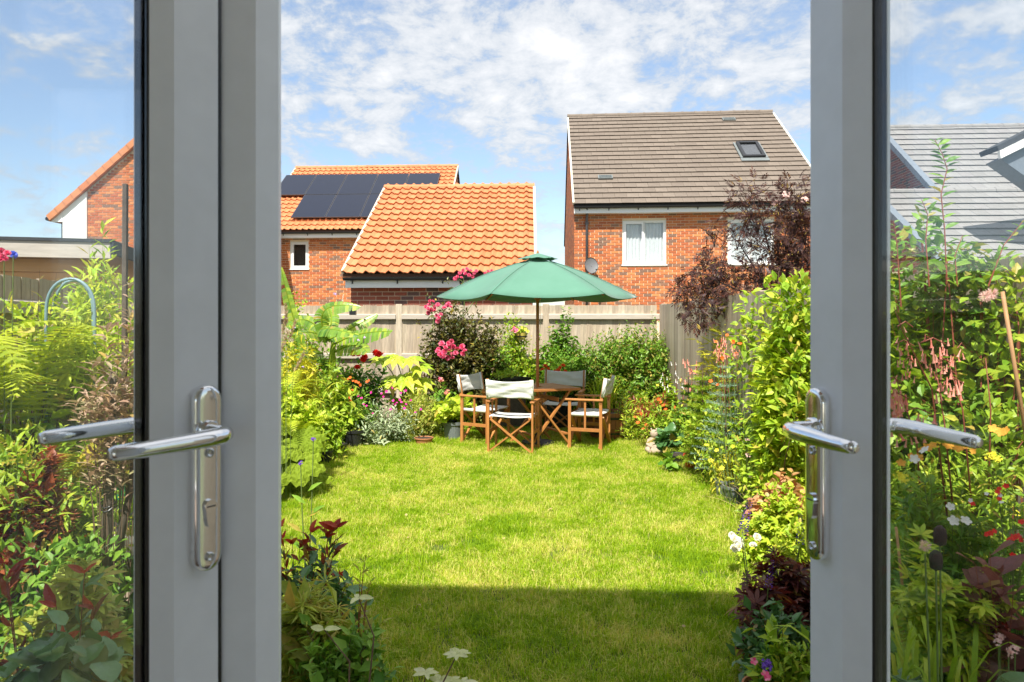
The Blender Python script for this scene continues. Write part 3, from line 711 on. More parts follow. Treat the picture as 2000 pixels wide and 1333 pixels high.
# white-rendered gable house on the far left, gable end towards us
hg = thing('brick_house', 'brick gable end with a white rendered strip, seen through the left pane', 'house', G(125, 20.3), 0)
Wg, Eg, Rg = 4.78, 4.72, 6.73; tg = (Rg-Eg)/(Wg/2)
b = MB()
b.prism([(0, -.03), (Wg, -.03), (Wg, Eg), (Wg/2, Rg), (0, Eg)], .01, 3.1, T=lambda u, v, w: (u, w, v)); b.build('wall', M['mortar'], hg)
ux = (173-125)/F*20.3
b = MB(); b.prism([(-.01, -.03), (ux-.01, -.03), (ux-.01, Eg+(ux-.01)*tg-.05), (-.01, Eg-.03)], -.045, .009, T=lambda u, v, w: (u, w, v)); b.build('render_panel', M['render'], hg)
def ulg(z):
    if z < Eg: return (ux, Wg)
    k = (z-Eg)/tg; return (max(ux, k+.05), Wg-k-.05)
brick_face(hg, (0, 0, 0), 0, Wg, 1.8, Rg, (), 'brick', 300, ulim=ulg, prio=lambda u, z: -abs(u-1.4)*2-abs(z-4.2))
for sgn in (0, 1):
    rf = MB(); over = .38
    a = (-over, Eg-over*tg+.10); c = (Wg/2, Rg+.12)
    poly = [a, c, (c[0], c[1]-.10), (a[0], a[1]-.10)]
    if sgn: poly = [(Wg-p[0], p[1]) for p in poly][::-1]
    rf.prism(poly, -.10, 3.1, T=lambda u, v, w: (u, w, v)); roof = rf.build('roof', M['tile_orange'], hg)
    sl = math.hypot(c[0]-a[0], c[1]-a[1]); n = int(sl/.30); dx, dz = (c[0]-a[0])/n, (c[1]-a[1])/n
    t = MB(); t.bar((0, 0, .012), (dx*1.06, 0, dz*1.06), .10, .15); L = math.hypot(dx, dz)
    t = MB(); q = math.atan2(dz, dx)
    t.box(0, L*1.08, -.16, -.05, -.10, .07); me = t.mesh('verge_tile', M['tile_orange'])
    for i in range(n):
        if sgn: m = Matrix.Translation((Wg-a[0]-dx*i, 0, a[1]+dz*i)) @ Matrix.Rotation(-(math.pi-q), 4, 'Y') @ Matrix.Scale(-1, 4, (0,0,1)) if False else Matrix.Translation((Wg-a[0]-dx*(i+1), 0, a[1]+dz*(i+1))) @ Matrix.Rotation(q, 4, 'Y')
        else: m = Matrix.Translation((a[0]+dx*i, 0, a[1]+dz*i)) @ Matrix.Rotation(-q+.03, 4, 'Y')
        link('verge_tile', me, roof, m)
b = MB(); b.prism([(-.33, Eg-.33), (-.012, Eg-.33), (-.012, Eg-.02), (-.33, Eg-.28)], -.06, .0, T=lambda u, v, w: (u, w, v)); b.build('box_end', M['white'], hg)
b = MB(); b.tube([(-.07, .05, Eg-.34), (-.07, .05, Eg-1.0)], .035, 8); b.tube([(-.42, -.12, Eg-.25), (-.42, 3, Eg-.25)], .055, 8); b.build('gutter', M['gutter'], hg)

# grey-roofed houses in the right pane
def far_right(label, xl, dr, ridge, half, width, eave, ridge_n, vm, mat='tile_grey'):
    X = cw((xl-PX0)/F*dr, dr)
    root = thing('brick_house', label, 'house', (X.x, X.y-half, 0), 0)
    pitch = math.atan2(ridge-eave, half); slope = math.hypot(ridge-eave, half)
    b = MB(); b.prism([(0, -.03), (2*half, -.03), (2*half, eave), (half, ridge-.08), (0, eave)], .1, width-.1, T=lambda u, v, w: (w, u, v)); b.build('wall', M['mortar'], root)
    tp = math.tan(pitch)
    def ul(z):
        if z < eave: return (0, 2*half)
        k = (z-eave)/tp+.08; return (k, 2*half-k)
    brick_face(root, (.094, 2*half, 0), R(-90), 2*half, eave-1.5, ridge-.1, (), 'brick_red', 300, ulim=ul, prio=lambda u, z: z+u*.3)
    rf = MB(); o = .2
    rf.prism([(-o, eave-o*tp), (half, ridge), (2*half+o, eave-o*tp), (2*half+o, eave-o*tp-.06), (half, ridge-.06), (-o, eave-o*tp-.06)], 0, width, T=lambda u, v, w: (w, u, v)); roof = rf.build('roof', M['underlay_d'], root)
    tile_roof(roof, 0, width, -o, eave-o*tp, pitch, slope+o/math.cos(pitch), 'flat', mat, .33, .34, 300, prio=lambda u, s: s-u*.5, stagger=True)
    ridge_tiles(roof, (0, half, ridge), (width, half, ridge), ridge_n, mat=mat)
    v = MB(); n = int(slope/.34); cy, sy = math.cos(pitch), math.sin(pitch)
    me = MB().box(-.10, .07, 0, .325, -.07, .075).mesh('verge_tile', M[vm])
    for i in range(n+1):
        s = i*.34; link('verge_tile', me, roof, Matrix.Translation((0, -o+s*cy, eave-o*tp+s*sy+.01)) @ Matrix.Rotation(pitch+.02, 4, 'X'))
    g_ = gutter(root, 0, width, -o, eave-o*tp-.05); return root, pitch
h1, p1 = far_right('tall house with wide pale grey roof and brick gable behind the right pane shrubs', 1715, 22.0, 7.50, 3.4, 10.0, 4.75, 22, 'verge_blue')
h2, p2 = far_right('lower grey-tiled roof in front of the taller one, over the right fence', 1703, 18.3, 4.86, 3.0, 10.0, 2.85, 20, 'verge_blue')
# the neighbour's gabled dormer at the right frame edge
dm = thing('dormer', 'grey dormer with white bargeboard at the right edge of the picture', 'dormer', P(1945, 297, 15.0))
L = dm.location.copy()
b = MB(); b.prism([(0, 0), (1.6, .80), (1.6, .93), (-.04, .10)], -.1, .5, T=lambda u, v, w: (u, w, v)); b.build('roof', M['felt'], dm)
b = MB(); b.prism([(.02, -.17), (1.6, .62), (1.6, .79), (.0, -.01)], -.13, -.05, T=lambda u, v, w: (u, w, v)); b.build('bargeboard', M['white'], dm)
b = MB(); b.prism([(.10, -.15), (1.7, -1.35), (1.7, .66)], .0, .5, T=lambda u, v, w: (u, w, v)); b.build('cheek', M['verge_blue'], dm)

# ------------------------------------------------------------------ fences
def fence(label, name_loc, a, b_, face, nposts, zt=1.83, rails=True, postn=2.42, seed=1, matk='timber_grey', rail_side=1):
    """boards from a to b_; face: +1/-1 picks the side the boards and rails show on"""
    a = Vector(a); b2 = Vector(b_); d = (b2-a).to_3d(); L = d.length; ang = math.atan2(d.y, d.x)
    root = thing('fence', label, 'fence', (a.x, a.y, 0), ang)
    rng = np.random.default_rng(seed); bw = .102; n = int(L/bw)
    mes = []
    for k in range(4):
        m = MB(); t0, t1 = .014+.003*k, .008
        vs = [(0,0,0),(bw*1.06,0.004,0),(bw*1.06,t1+.006,0),(0,t0,0)]; H = zt-.15
        vs = [(x, y*face, z+.15) for x, y, z in vs]+[(x, y*face, zt+.0) for x, y, z in vs]
        m.add(vs, [(3,2,1,0),(4,5,6,7),(0,1,5,4),(1,2,6,5),(2,3,7,6),(3,0,4,7)]); mes.append(m.mesh('board', M[matk]))
    for i in range(n):
        o = link('board', mes[rng.integers(4)], root, Matrix.Translation((i*bw, face*rng.uniform(0, .004), rng.normal(0, .004))))
    g = MB(); g.box(0, L, min(0, .03*face), max(0, .03*face), -.02, .149); g.build('gravel_board', M['timber_grey'], root)
    if rails:
        for z in (.42, .99, 1.64):
            for k in range(math.ceil(L/postn)):
                x0, x1 = k*postn+.05, min((k+1)*postn-.05, L)
                if x1-x0 < .1: continue
                r = MB(); y0 = .024*face*rail_side if rail_side > 0 else -.005*face
                y1 = y0+face*rail_side*.055
                vs = [(x, y, zz) for x in (x0, x1) for y, zz in ((y0, z-.05), (y1, z-.035), (y1, z+.035), (y0, z+.05))]
                r.add(vs, [(0,1,2,3),(7,6,5,4),(0,4,5,1),(1,5,6,2),(2,6,7,3),(3,7,4,0)]); r.build('rail', M['rail'], root)
    x = 0
    for k in range(nposts):
        p = MB(); y0, y1 = sorted((.005*face, .048*face) if rail_side > 0 else (-.01*face, -.11*face)); p.box(x-.05, x+.05, y0, y1, -.05, zt+.02); p.build('post', M['timber_grey'], root, bevel=.004); x += postn
        if x > L: break
    return root
BF = 11.78
bk = fence('weathered back fence of vertical boards with pale horizontal rails behind the parasol', None, (-4.55, BF), (2.14, BF), -1, 4, seed=3)
rt = fence('grey boarded side fence running down the right of the garden', None, (2.14, 11.7), (2.14, .6), -1, 6, rails=False, rail_side=-1, seed=4, matk='timber_grey')
lf = fence('shaded grey boarded side fence on the left below the neighbouring shed', None, (-2.52, .6), (-4.35, 11.7), -1, 6, rails=True, seed=5)
# solar light on the rail
sl = thing('solar_light', 'small black solar light clipped to the fence rail above the banana', 'garden light', P(690, 612, 11.55))
b = MB(); b.box(-.045, .055, -.09, .0, -.03, .05); b.build('housing', M['gutter'], sl, bevel=.006)
b = MB(); b.add([(-.05,-.1,.055),(.06,-.1,.055),(.06,.01,.085),(-.05,.01,.085),(-.05,-.1,.065),(.06,-.1,.065),(.06,.01,.095),(-.05,.01,.095)], [(3,2,1,0),(4,5,6,7),(0,1,5,4),(1,2,6,5),(2,3,7,6),(3,0,4,7)]); b.build('solar_cell', M['solar'], sl)

# ------------------------------------------------------------------ neighbour's shed over the left fence
sa = Vector(P(213, 470, 6.5)); dirs = Vector((-1, -.30, 0)).normalized(); perp = Vector((-dirs.y, dirs.x, 0))*-1
sh = thing('shed', 'orange timber shed with a silvery fascia board and felt roof over the left fence', 'shed', (sa.x, sa.y, 0), math.atan2(dirs.y, dirs.x))
# local x runs left along the front, local y towards the viewer side is +y or -y
sgn = 1 if (perp.y < 0) else -1
def sy(a, c): return (min(a*SG, c*SG), max(a*SG, c*SG))
SG = 1   # local +y faces the camera because x runs to the left
zt = 2.27
b = MB(); b.box(-.02, 3.6, *sy(0, .035), zt-.145, zt); b.build('fascia', M['timber_silver'], sh, bevel=.003)
b = MB(); b.box(-.03, 3.6, *sy(-2.3, .05), zt+.001, zt+.03); b.box(-.05, -.022, *sy(-2.3, .04), zt-.10, zt); b.build('roof_felt', M['felt'], sh)
b = MB(); b.box(.22, 3.4, *sy(-2.2, -.14), 0, zt-.02); b.build('frame', M['timber_orange'], sh)
for k in range(14):
    z = zt-.145-.0-k*.125
    b = MB(); y0, y1 = -.138, -.118
    b.add([(.2,y0,z-.12),(3.4,y0,z-.12),(3.4,y0,z-.003),(.2,y0,z-.003),(.2,y1,z-.118),(3.4,y1,z-.118),(3.4,y1-.012,z-.003),(.2,y1-.012,z-.003)], [(3,2,1,0),(4,5,6,7),(0,1,5,4),(1,2,6,5),(2,3,7,6),(3,0,4,7)]); b.build('plank', M['timber_orange'], sh)

# ------------------------------------------------------------------ parasol
PC = G(1050, 9.05)
um = thing('parasol', 'open green fabric parasol on a red-brown wooden pole over the garden table', 'parasol', (PC.x, PC.y, 0), 0)
RR, ZA, ZR = 1.27, 2.385, 1.87
ang = [R(2)+YAW+i*math.pi/3 for i in range(6)]
def canopy(name, r0, r1, za, zb, parent, sag=.045, flap=0, n1=9, n2=9, thick=.003):
    b = MB(); vs = []
    for k in range(6):
        a0, a1 = ang[k], ang[(k+1) % 6]
        if a1 < a0: a1 += 2*math.pi
        for i in range(n1):
            f = r0+(r1-r0)*i/(n1-1)
            for j in range(n2):
                t = j/(n2-1)
                p0 = Vector((math.cos(a0), math.sin(a0)))*f*RR; p1 = Vector((math.cos(a1), math.sin(a1)))*f*RR
                p = p0.lerp(p1, t); e = 4*t*(1-t)
                z = za+(zb-za)*(i/(n1-1))+.05*math.sin(f*math.pi)*(1)*.9
                z -= sag*e*f*1.0; p = p*(1-.035*e*f*f)
                z += .006*math.sin(f*23+k*2)*e
                if flap: z += .006*math.sin(t*9+k)*i/(n1-1)
                vs.append((p.x, p.y, z))
    f = []
    for k in range(6):
        o = k*n1*n2
        f += [(o+i*n2+j, o+(i+1)*n2+j, o+(i+1)*n2+j+1, o+i*n2+j+1) for i in range(n1-1) for j in range(n2-1)]
    b.add(vs, f); o = b.build(name, M['canopy'], parent, smooth=True)
    s = o.modifiers.new('solid', 'SOLIDIFY'); s.thickness = thick; return o
can = canopy('canopy', .0, 1.0, ZA-.02, ZR, um)
canopy('vent_cap', .02, .20, ZA+.030, ZA-.062, can, sag=.0, flap=1)
b = MB()
for k in range(6):
    a = Vector((math.cos(ang[k])*RR, math.sin(ang[k])*RR, ZR)); c = Vector((math.cos(ang[k])*RR*.25, math.sin(ang[k])*RR*.25, ZA-.09))
    s = MB(); m = Vector((math.cos(ang[k]), math.sin(ang[k]), 0))
    s.tube([m*(f*RR)+Vector((0, 0, ZA-.02+(ZR-ZA+.02)*f+.045*math.sin(f*math.pi)+.003)) for f in np.linspace(.12, 1.0, 9)], .005, 5); s.build('seam', M['canopy'], can)
    m = Vector((math.cos(ang[k]), math.sin(ang[k]), 0))
    r = MB(); pts = [m*.03+Vector((0,0,ZA-.05)), m*(RR*.5)+Vector((0,0,(ZA+ZR)/2+.005)), m*(RR*.985)+Vector((0,0,ZR-.016))]
    r.bar(pts[0], pts[1], .018, .014); r.bar(pts[1], pts[2], .016, .012); r.build('rib', M['teak'], um)
    r = MB(); r.bar(m*.035+Vector((0,0,1.62+.25)), m*(RR*.52)+Vector((0,0,(ZA+ZR)/2-.012)), .014, .012); r.build('strut', M['teak'], um)
b = MB(); b.tube([(0,0,.02),(0,0,2.36)], .0205, 14); b.build('pole', M['pole'], um, smooth=True)
b = MB(); b.lathe([(.0,2.46),(.012,2.452),(.016,2.43),(.012,2.415),(.03,2.405),(.035,2.37)], 14); b.build('finial', M['teak'], um, smooth=True)
b = MB(); b.lathe([(.0206,1.83),(.042,1.835),(.042,1.885),(.0206,1.89)], 14); b.build('runner', M['teak'], um)
b = MB(); b.tube([(.03,-.02,1.86),(.035,-.03,1.5),(.022,-.022,1.42)], .0025, 5); b.build('pull_cord', M['cream'], um)
b = MB(); b.lathe([(.0,.0),(.20,.0),(.21,.02),(.20,.05),(.05,.075),(.035,.24),(.0212,.24)], 22); b.build('base', M['pot_black'], um, smooth=False)

# ------------------------------------------------------------------ table and director's chairs
TC = cw(.66, 9.06)
tb = thing('garden_table', 'folding slatted wooden garden table under the green parasol', 'table', (TC.x, TC.y, 0), R(22.4)+YAW)
S = .375
for k in range(9):
    x0 = -S+.055+k*(2*S-.11)/9
    if k == 4:
        for y0, y1 in ((-S+.055, -.05), (.05, S-.055)):
            b = MB(); b.box(x0+.004, x0+(2*S-.11)/9-.004, y0, y1, .722, .740); b.build('slat', M['teak'], tb, bevel=.002)
        continue
    b = MB(); b.box(x0+.004, x0+(2*S-.11)/9-.004, -S+.055, S-.055, .722, .740); b.build('slat', M['teak'], tb, bevel=.002)
for bx in ((-S, -S+.055, -S, S), (S-.055, S, -S, S), (-S+.055, S-.055, -S, -S+.055), (-S+.055, S-.055, S-.055, S)):
    b = MB(); b.box(*bx, .712, .742); b.build('top_frame', M['teak'], tb, bevel=.003)
for y in (-.27, .27):
    for s in (-1, 1):
        b = MB(); b.bar((s*.29, y+s*.014, .71), (-s*.29, y+s*.014, 0), .022, .042, up=(0,1,0)); b.build('leg', M['teak'], tb)
for x in (-.20, .20):
    b = MB(); b.bar((x*1.15, -.27, .17), (x*1.15, .27, .17), .05, .02); b.build('stretcher', M['teak'], tb)
b = MB(); b.bar((-.1, -.3, .60), (-.1, .3, .60), .05, .02, up=(1,0,0)); b.bar((.1, -.3, .60), (.1, .3, .60), .05, .02, up=(1,0,0)); b.build('support', M['teak'], tb)
b = MB(); b.lathe([(0,.7425),(.05,.7425),(.055,.755),(.0,.757)], 14, c=(-.33,-.28,0)); tag(b.build('coaster', M['pot_red'], None), 'small red dish on the near left corner of the garden table', 'dish').matrix_world = Matrix.Translation((TC.x, TC.y, 0)) @ Matrix.Rotation(R(22.4)+YAW, 4, 'Z')

def chair():
    """a folding director's chair facing local +y"""
    r = thing('directors_chair', '', 'chair'); W2, D2 = .265, .19
    for s in (-1, 1):
        for y, z0, nm in ((D2, .60, 'leg'), (-D2, .60, 'leg')):
            b = MB(); b.bar((s*W2, y, 0), (s*W2, y, .605), .024, .036, up=(0,1,0)); b.build(nm, M['teak'], r, bevel=.002)
        b = MB(); b.bar((s*W2, -D2+.005, .56), (s*W2, -D2-.055, .885), .024, .036, up=(0,1,0)); b.build('back_post', M['teak'], r, bevel=.002)
        b = MB(); b.box(s*W2-.027, s*W2+.027, -D2-.03, D2+.055, .606, .628); b.build('armrest', M['teak'], r, bevel=.006)
        b = MB(); b.box(s*W2-.010, s*W2+.010, -D2+.018, D2-.018, .235, .275); b.build('side_rail', M['teak'], r, bevel=.002)
        b = MB(); b.box(s*W2-.009, s*W2+.009, -.012, .012, .276, .605); b.build('spindle', M['teak'], r)
        b = MB(); b.bar((s*(W2-.035), -D2-.01, .425), (s*(W2-.035), D2+.02, .425), .022, .035, up=(0,0,1)); b.build('seat_rail', M['teak'], r)
        for y in (-D2, D2):
            o = .014*s
            b = MB(); b.bar((s*(W2-.03), y+o, .41), (-s*(W2-.01), y+o, .03), .017, .038, up=(0,1,0)); b.build('cross_brace', M['teak'], r)
    # seat: canvas slung between the rails
    n, m_ = 17, 11; vs = []
    for j in range(m_):
        for i in range(n):
            u = i/(n-1); x = -(W2-.022)+2*(W2-.022)*u; y = -D2-.005+(2*D2+.01)*j/(m_-1)
            e = 4*u*(1-u); vs.append((x, y, .448-.014*e+.005*math.sin(y*60+u*5)*e))
    f = [(j*n+i, j*n+i+1, (j+1)*n+i+1, (j+1)*n+i) for j in range(m_-1) for i in range(n-1)]
    b = MB(); b.add(vs, f); o = b.build('seat', M['canvas'], r, smooth=True); q = o.modifiers.new('solid', 'SOLIDIFY'); q.thickness = .004
    for s in (-1, 1): b = MB(); b.tube([(s*(W2-.03), -D2-.005, .435), (s*(W2-.03), D2+.005, .435)], .0215, 10); b.build('seat_hem', M['canvas'], o, smooth=True)
    # back: canvas sleeve round both posts, wrinkled between
    n, m_ = 41, 13; vs = []
    for j in range(m_):
        h = j/(m_-1); z = .655+.225*h; yb = -D2-.0-.055*(z-.56)/.325
        for i in range(n):
            u = i/(n-1); x = -(W2+.016)+2*(W2+.016)*u; e = min(1, 7*u, 7*(1-u))
            wr = .006*math.sin(h*11+math.sin(u*5+1)*2.2)*e+.003*math.sin(h*23+u*9)*e
            edge = (1-e)*.006*math.sin(h*60)
            vs.append((x, yb-.024-edge-.012*math.sin(u*math.pi)+wr, z-.018*math.sin(u*math.pi)*(h*2-.7)))
    f = [(j*n+i, j*n+i+1, (j+1)*n+i+1, (j+1)*n+i) for j in range(m_-1) for i in range(n-1)]
    b = MB(); b.add(vs, f); o = b.build('back_canvas', M['canvas'], r, smooth=True); q = o.modifiers.new('solid', 'SOLIDIFY'); q.thickness = .004
    for s in (-1, 1): b = MB(); b.tube([(s*W2, -D2-.018, .655), (s*W2, -D2-.058, .88)], .022, 12); b.build('canvas_sleeve', M['canvas'], o, smooth=True)
    return r
c0 = chair(); GR = "director's chairs round the garden table"
CH = [((.31, 8.60), (.25, .97), "white canvas director's chair nearest the camera, its back turned to us"),
      ((-.03, 9.28), (.85, -.53), "white canvas director's chair left of the table beside the rose bush"),
      ((1.26, 8.88), (-.94, .34), "white canvas director's chair right of the table, turned side-on"),
      ((1.02, 9.80), (-.25, -.97), "white canvas director's chair behind the table in front of orange flowers")]
for i, ((xc, dc), (fx, fy), lab) in enumerate(CH):
    o = c0 if i == 0 else copy_tree(c0); w = cw(xc, dc); f = cw(fx, fy)
    o.location = (w.x, w.y, 0); o.rotation_euler = (0, 0, math.atan2(f.y, f.x)-math.pi/2); o['label'] = lab; o['group'] = GR

# ------------------------------------------------------------------ grass
def blades_mesh(name, mat, n, rad, h0, h1, w, seed, lean=.5):
    rng = np.random.default_rng(seed)
    a = rng.uniform(0, 2*np.pi, n); r = rad*np.sqrt(rng.uniform(0, 1, n)); base = np.stack([r*np.cos(a), r*np.sin(a), np.zeros(n)], 1)
    az = rng.uniform(0, 2*np.pi, n); H = rng.uniform(h0, h1, n); ln = rng.uniform(.05, lean*1.6, n)*H
    out = np.stack([np.cos(az), np.sin(az), np.zeros(n)], 1); side = np.stack([-np.sin(az), np.cos(az), np.zeros(n)], 1)*(w/2)
    up = np.array((0, 0, 1.))
    p0 = base; p1 = base+out*(ln*.3)[:, None]+up*(H*.55)[:, None]; p2 = base+out*ln[:, None]+up*(H*(1-.25*(ln/H)))[:, None]
    V = np.stack([p0-side, p0+side, p1-side*.8, p1+side*.8, p2], 1).reshape(-1, 3)
    o = (np.arange(n)*5)[:, None]
    m = MB(); m.add(V, np.array([[0, 1, 3], [0, 3, 2], [2, 3, 4]])[None].repeat(n, 0).reshape(-1, 3)+np.repeat(o, 3, 0))
    return m.mesh(name, mat)
def grass_mat():
    m, nt, out = newmat('grass'); L = nt.links; N = nt.nodes
    a = noise_n(nt, 1.6, 4, .6, obj=False); b2 = noise_n(nt, 9, 3, .6, obj=False)
    g = rnd_out(nt)
    ad = N.new('ShaderNodeMath'); ad.operation = 'MULTIPLY_ADD'; L.new(a, ad.inputs[0]); ad.inputs[1].default_value = .9
    q = N.new('ShaderNodeMath'); q.operation = 'MULTIPLY'; L.new(g, q.inputs[0]); q.inputs[1].default_value = .42; L.new(q.outputs[0], ad.inputs[2])
    ad2 = N.new('ShaderNodeMath'); ad2.operation = 'MULTIPLY_ADD'; L.new(b2, ad2.inputs[0]); ad2.inputs[1].default_value = .5; L.new(ad.outputs[0], ad2.inputs[2])
    c = ramp(nt, ad2.outputs[0], [(.09,.19,.006,.44),(.21,.36,.008,.68),(.38,.54,.012,.95),(.54,.63,.03,1.25),(.68,.64,.18,1.48)])
    p = N.new('ShaderNodeBsdfPrincipled'); p.inputs['Roughness'].default_value = .5; p.inputs['Specular IOR Level'].default_value = .25; L.new(c, p.inputs['Base Color'])
    t = N.new('ShaderNodeBsdfTranslucent'); L.new(mixc(nt, 1.0, c, (1.3, 1.25, .5), 'MULTIPLY'), t.inputs[0])
    mx = N.new('ShaderNodeMixShader'); mx.inputs[0].default_value = .40; L.new(p.outputs[0], mx.inputs[1]); L.new(t.outputs[0], mx.inputs[2]); L.new(mx.outputs[0], out.inputs[0]); return m
M['grass'] = grass_mat()
tc = bpy.data.collections.new('tufts')
for i, (n, rad, h0, h1) in enumerate(((60, .07, .018, .042), (60, .07, .022, .050), (50, .06, .015, .035), (26, .05, .03, .065))):
    o = bpy.data.objects.new('tuft', blades_mesh('tuft', M['grass'], n, rad, h0, h1, .0032, 50+i, lean=.85)); tc.objects.link(o)
def scatter(obj, coll, density, smin=.8, smax=1.3, seed=0):
    ng = bpy.data.node_groups.new('scatter', 'GeometryNodeTree')
    ng.interface.new_socket('Geometry', in_out='INPUT', socket_type='NodeSocketGeometry'); ng.interface.new_socket('Geometry', in_out='OUTPUT', socket_type='NodeSocketGeometry')
    N = ng.nodes; L = ng.links; gi = N.new('NodeGroupInput'); go = N.new('NodeGroupOutput')
    d = N.new('GeometryNodeDistributePointsOnFaces'); d.inputs['Density'].default_value = density; d.inputs['Seed'].default_value = seed; L.new(gi.outputs[0], d.inputs['Mesh'])
    ci = N.new('GeometryNodeCollectionInfo'); ci.inputs['Collection'].default_value = coll; ci.inputs['Separate Children'].default_value = True; ci.inputs['Reset Children'].default_value = True
    ip = N.new('GeometryNodeInstanceOnPoints'); L.new(d.outputs['Points'], ip.inputs['Points']); L.new(ci.outputs[0], ip.inputs['Instance']); ip.inputs['Pick Instance'].default_value = True
    rv = N.new('FunctionNodeRandomValue'); rv.data_type = 'FLOAT_VECTOR'; rv.inputs[0].default_value = (-.15, -.15, 0); rv.inputs[1].default_value = (.15, .15, 6.283); L.new(rv.outputs[0], ip.inputs['Rotation'])
    rs = N.new('FunctionNodeRandomValue'); rs.data_type = 'FLOAT'; rs.inputs[2].default_value = smin; rs.inputs[3].default_value = smax; L.new(rs.outputs[1], ip.inputs['Scale'])
    L.new(ip.outputs[0], go.inputs[0])
    md = obj.modifiers.new('scatter', 'NODES'); md.node_group = ng
g = MB(); g.add([(p.x, p.y, .002) for p in lawn_poly], [tuple(range(len(lawn_poly)))])
go_ = g.build('grass', M['grass'], None, kind='stuff'); tag(go_, 'short sunlit lawn grass between the flower beds', 'grass')
del go_['category']
go_['category'] = 'grass'
scatter(go_, tc, 560)
tc2 = bpy.data.collections.new('long_tufts')
for i in range(2):
    o = bpy.data.objects.new('long_tuft', blades_mesh('long_tuft', M['grass'], 26, .04, .04, .11, .004, 80+i, lean=.9)); tc2.objects.link(o)
g = MB(); k = len(lawn_poly); cen = Vector((-.2, 6, 0))
inner = [p+(cen-p).normalized()*.07 for p in lawn_poly]; outer = [p-(cen-p).normalized()*.05 for p in lawn_poly]
g.add([(p.x, p.y, .001) for p in inner]+[(p.x, p.y, .001) for p in outer], [(i, (i+1) % k, k+(i+1) % k, k+i) for i in range(k)])
eo = g.build('lawn_edge_grass', M['grass'], None, kind='stuff'); tag(eo, 'longer ragged grass fringing the lawn edge', 'grass'); scatter(eo, tc2, 260, .6, 1.2, 3)

# ------------------------------------------------------------------ leaves
def t_simple(w=.5, fold=.12, wide=.42):
    return np.array([(0,0,0),(-w/2,wide,fold),(w/2,wide,fold),(0,1,-.05)]), np.array([(0,3,1),(0,2,3)])
def t_ovate(w=.5, fold=.10, droop=.12, wide=.38):
    V = np.array([(0,0,0),(-w/2,wide,fold-.02),(0,wide,0),(w/2,wide,fold-.02),(-w*.36,.72,fold*.7-droop*.35),(0,.72,-droop*.35),(w*.36,.72,fold*.7-droop*.35),(0,1,-droop)])
    return V, np.array([(0,2,1),(0,3,2),(1,2,5),(1,5,4),(2,3,6),(2,6,5),(4,5,7),(5,6,7)])
def t_big(w=.6, n=7, fold=.12, droop=.2, lobes=0, ripple=.02, shape=1.0):
    vs = []; fs = []
    for i in range(n+1):
        t = i/n; ww = w*math.sin(math.pi*min(1, t**(.75*shape))*.97+.02)**.8/2 if 0 < i < n else .004
        if lobes and 0 < i < n: ww *= (1 if i % 2 else lobes)
        z = -droop*t*t
        vs += [(-ww, t-(.05 if lobes and i % 2 == 0 else 0), z+fold*ww*2+ripple*math.sin(i*2.1)), (-ww*.5, t, z+fold*ww*.8), (0, t, z), (ww*.5, t, z+fold*ww*.8), (ww, t-(.05 if lobes and i % 2 == 0 else 0), z+fold*ww*2+ripple*math.sin(i*2.1+1))]
    for i in range(n):
        for j in range(4): a = i*5+j; fs += [(a, a+1, a+6), (a, a+6, a+5)]
    return np.array(vs), np.array(fs)
def combine(parts):
    V = []; Fs = []; n = 0
    for (v, f, ang, off, sc, tilt) in parts:
        c, s = math.cos(ang), math.sin(ang); v = v*sc
        ct, st = math.cos(tilt), math.sin(tilt)
        v = np.stack([v[:,0], v[:,1]*ct-v[:,2]*st, v[:,1]*st+v[:,2]*ct], 1)
        v = np.stack([v[:,0]*c+v[:,1]*s, -v[:,0]*s+v[:,1]*c, v[:,2]], 1)+np.array(off)
        V.append(v); Fs.append(f+n); n += len(v)
    return np.concatenate(V), np.concatenate(Fs)
def t_palmate(k, spread, w=.3, base=None, tilt=-.15, small=.65):
    base = base or t_simple(w, .06, .5); P_ = []
    for i in range(k):
        f = (i/(k-1))*2-1; P_.append((*base, f*spread, (0,.25*0,0), 1-(1-small)*abs(f)**1.5, tilt))
    return combine(P_)
def t_pinnate(k, w=.35, lf=.34, base=None, droop=.25, term=True, ang=1.0):
    base = base or t_simple(w, .06, .45); P_ = []
    for i in range(k):
        t = .22+.68*i/k; z = -droop*t*t
        for s in (-1, 1): P_.append((*base, s*ang, (0, t, z), lf*(1-.35*t), -.25))
    if term: P_.append((*base, 0, (0, .85, -droop*.75), lf*.9, -.3))
    v, f = combine(P_); n = len(v)
    rv = np.array([(-.006,0,0),(.006,0,0),(0,.9,-droop*.8)]); return np.concatenate([v, rv]), np.concatenate([f, np.array([[n,n+1,n+2]])])
TPL = {
 'simple': t_simple(), 'narrow': t_simple(.22, .05, .5), 'round': t_ovate(.85, .06, .08, .45), 'needle': t_simple(.07, .0, .4),
 'ovate': t_ovate(), 'lance': t_ovate(.27, .06, .2, .4), 'heart': t_big(.8, 6, .10, .18), 'big': t_big(.55, 7, .14, .25),
 'palm5': t_palmate(5, 1.3, .34), 'maple': t_palmate(7, 2.0, .34, t_ovate(.27, .04, .1, .45)), 'lace': t_palmate(7, 1.9, .13, small=.6), 'tetra': t_palmate(9, 2.5, .45, t_big(.42, 5, .1, .25, lobes=.72), tilt=-.1, small=.7),
 'pinnate': t_pinnate(6), 'ash': t_pinnate(5, .42, .40), 'elder': t_pinnate(4, .13, .55, t_simple(.26, .05, .45), droop=.35, ang=.8), 'artichoke': t_big(.42, 16, .16, .35, lobes=.3, ripple=.03),
}
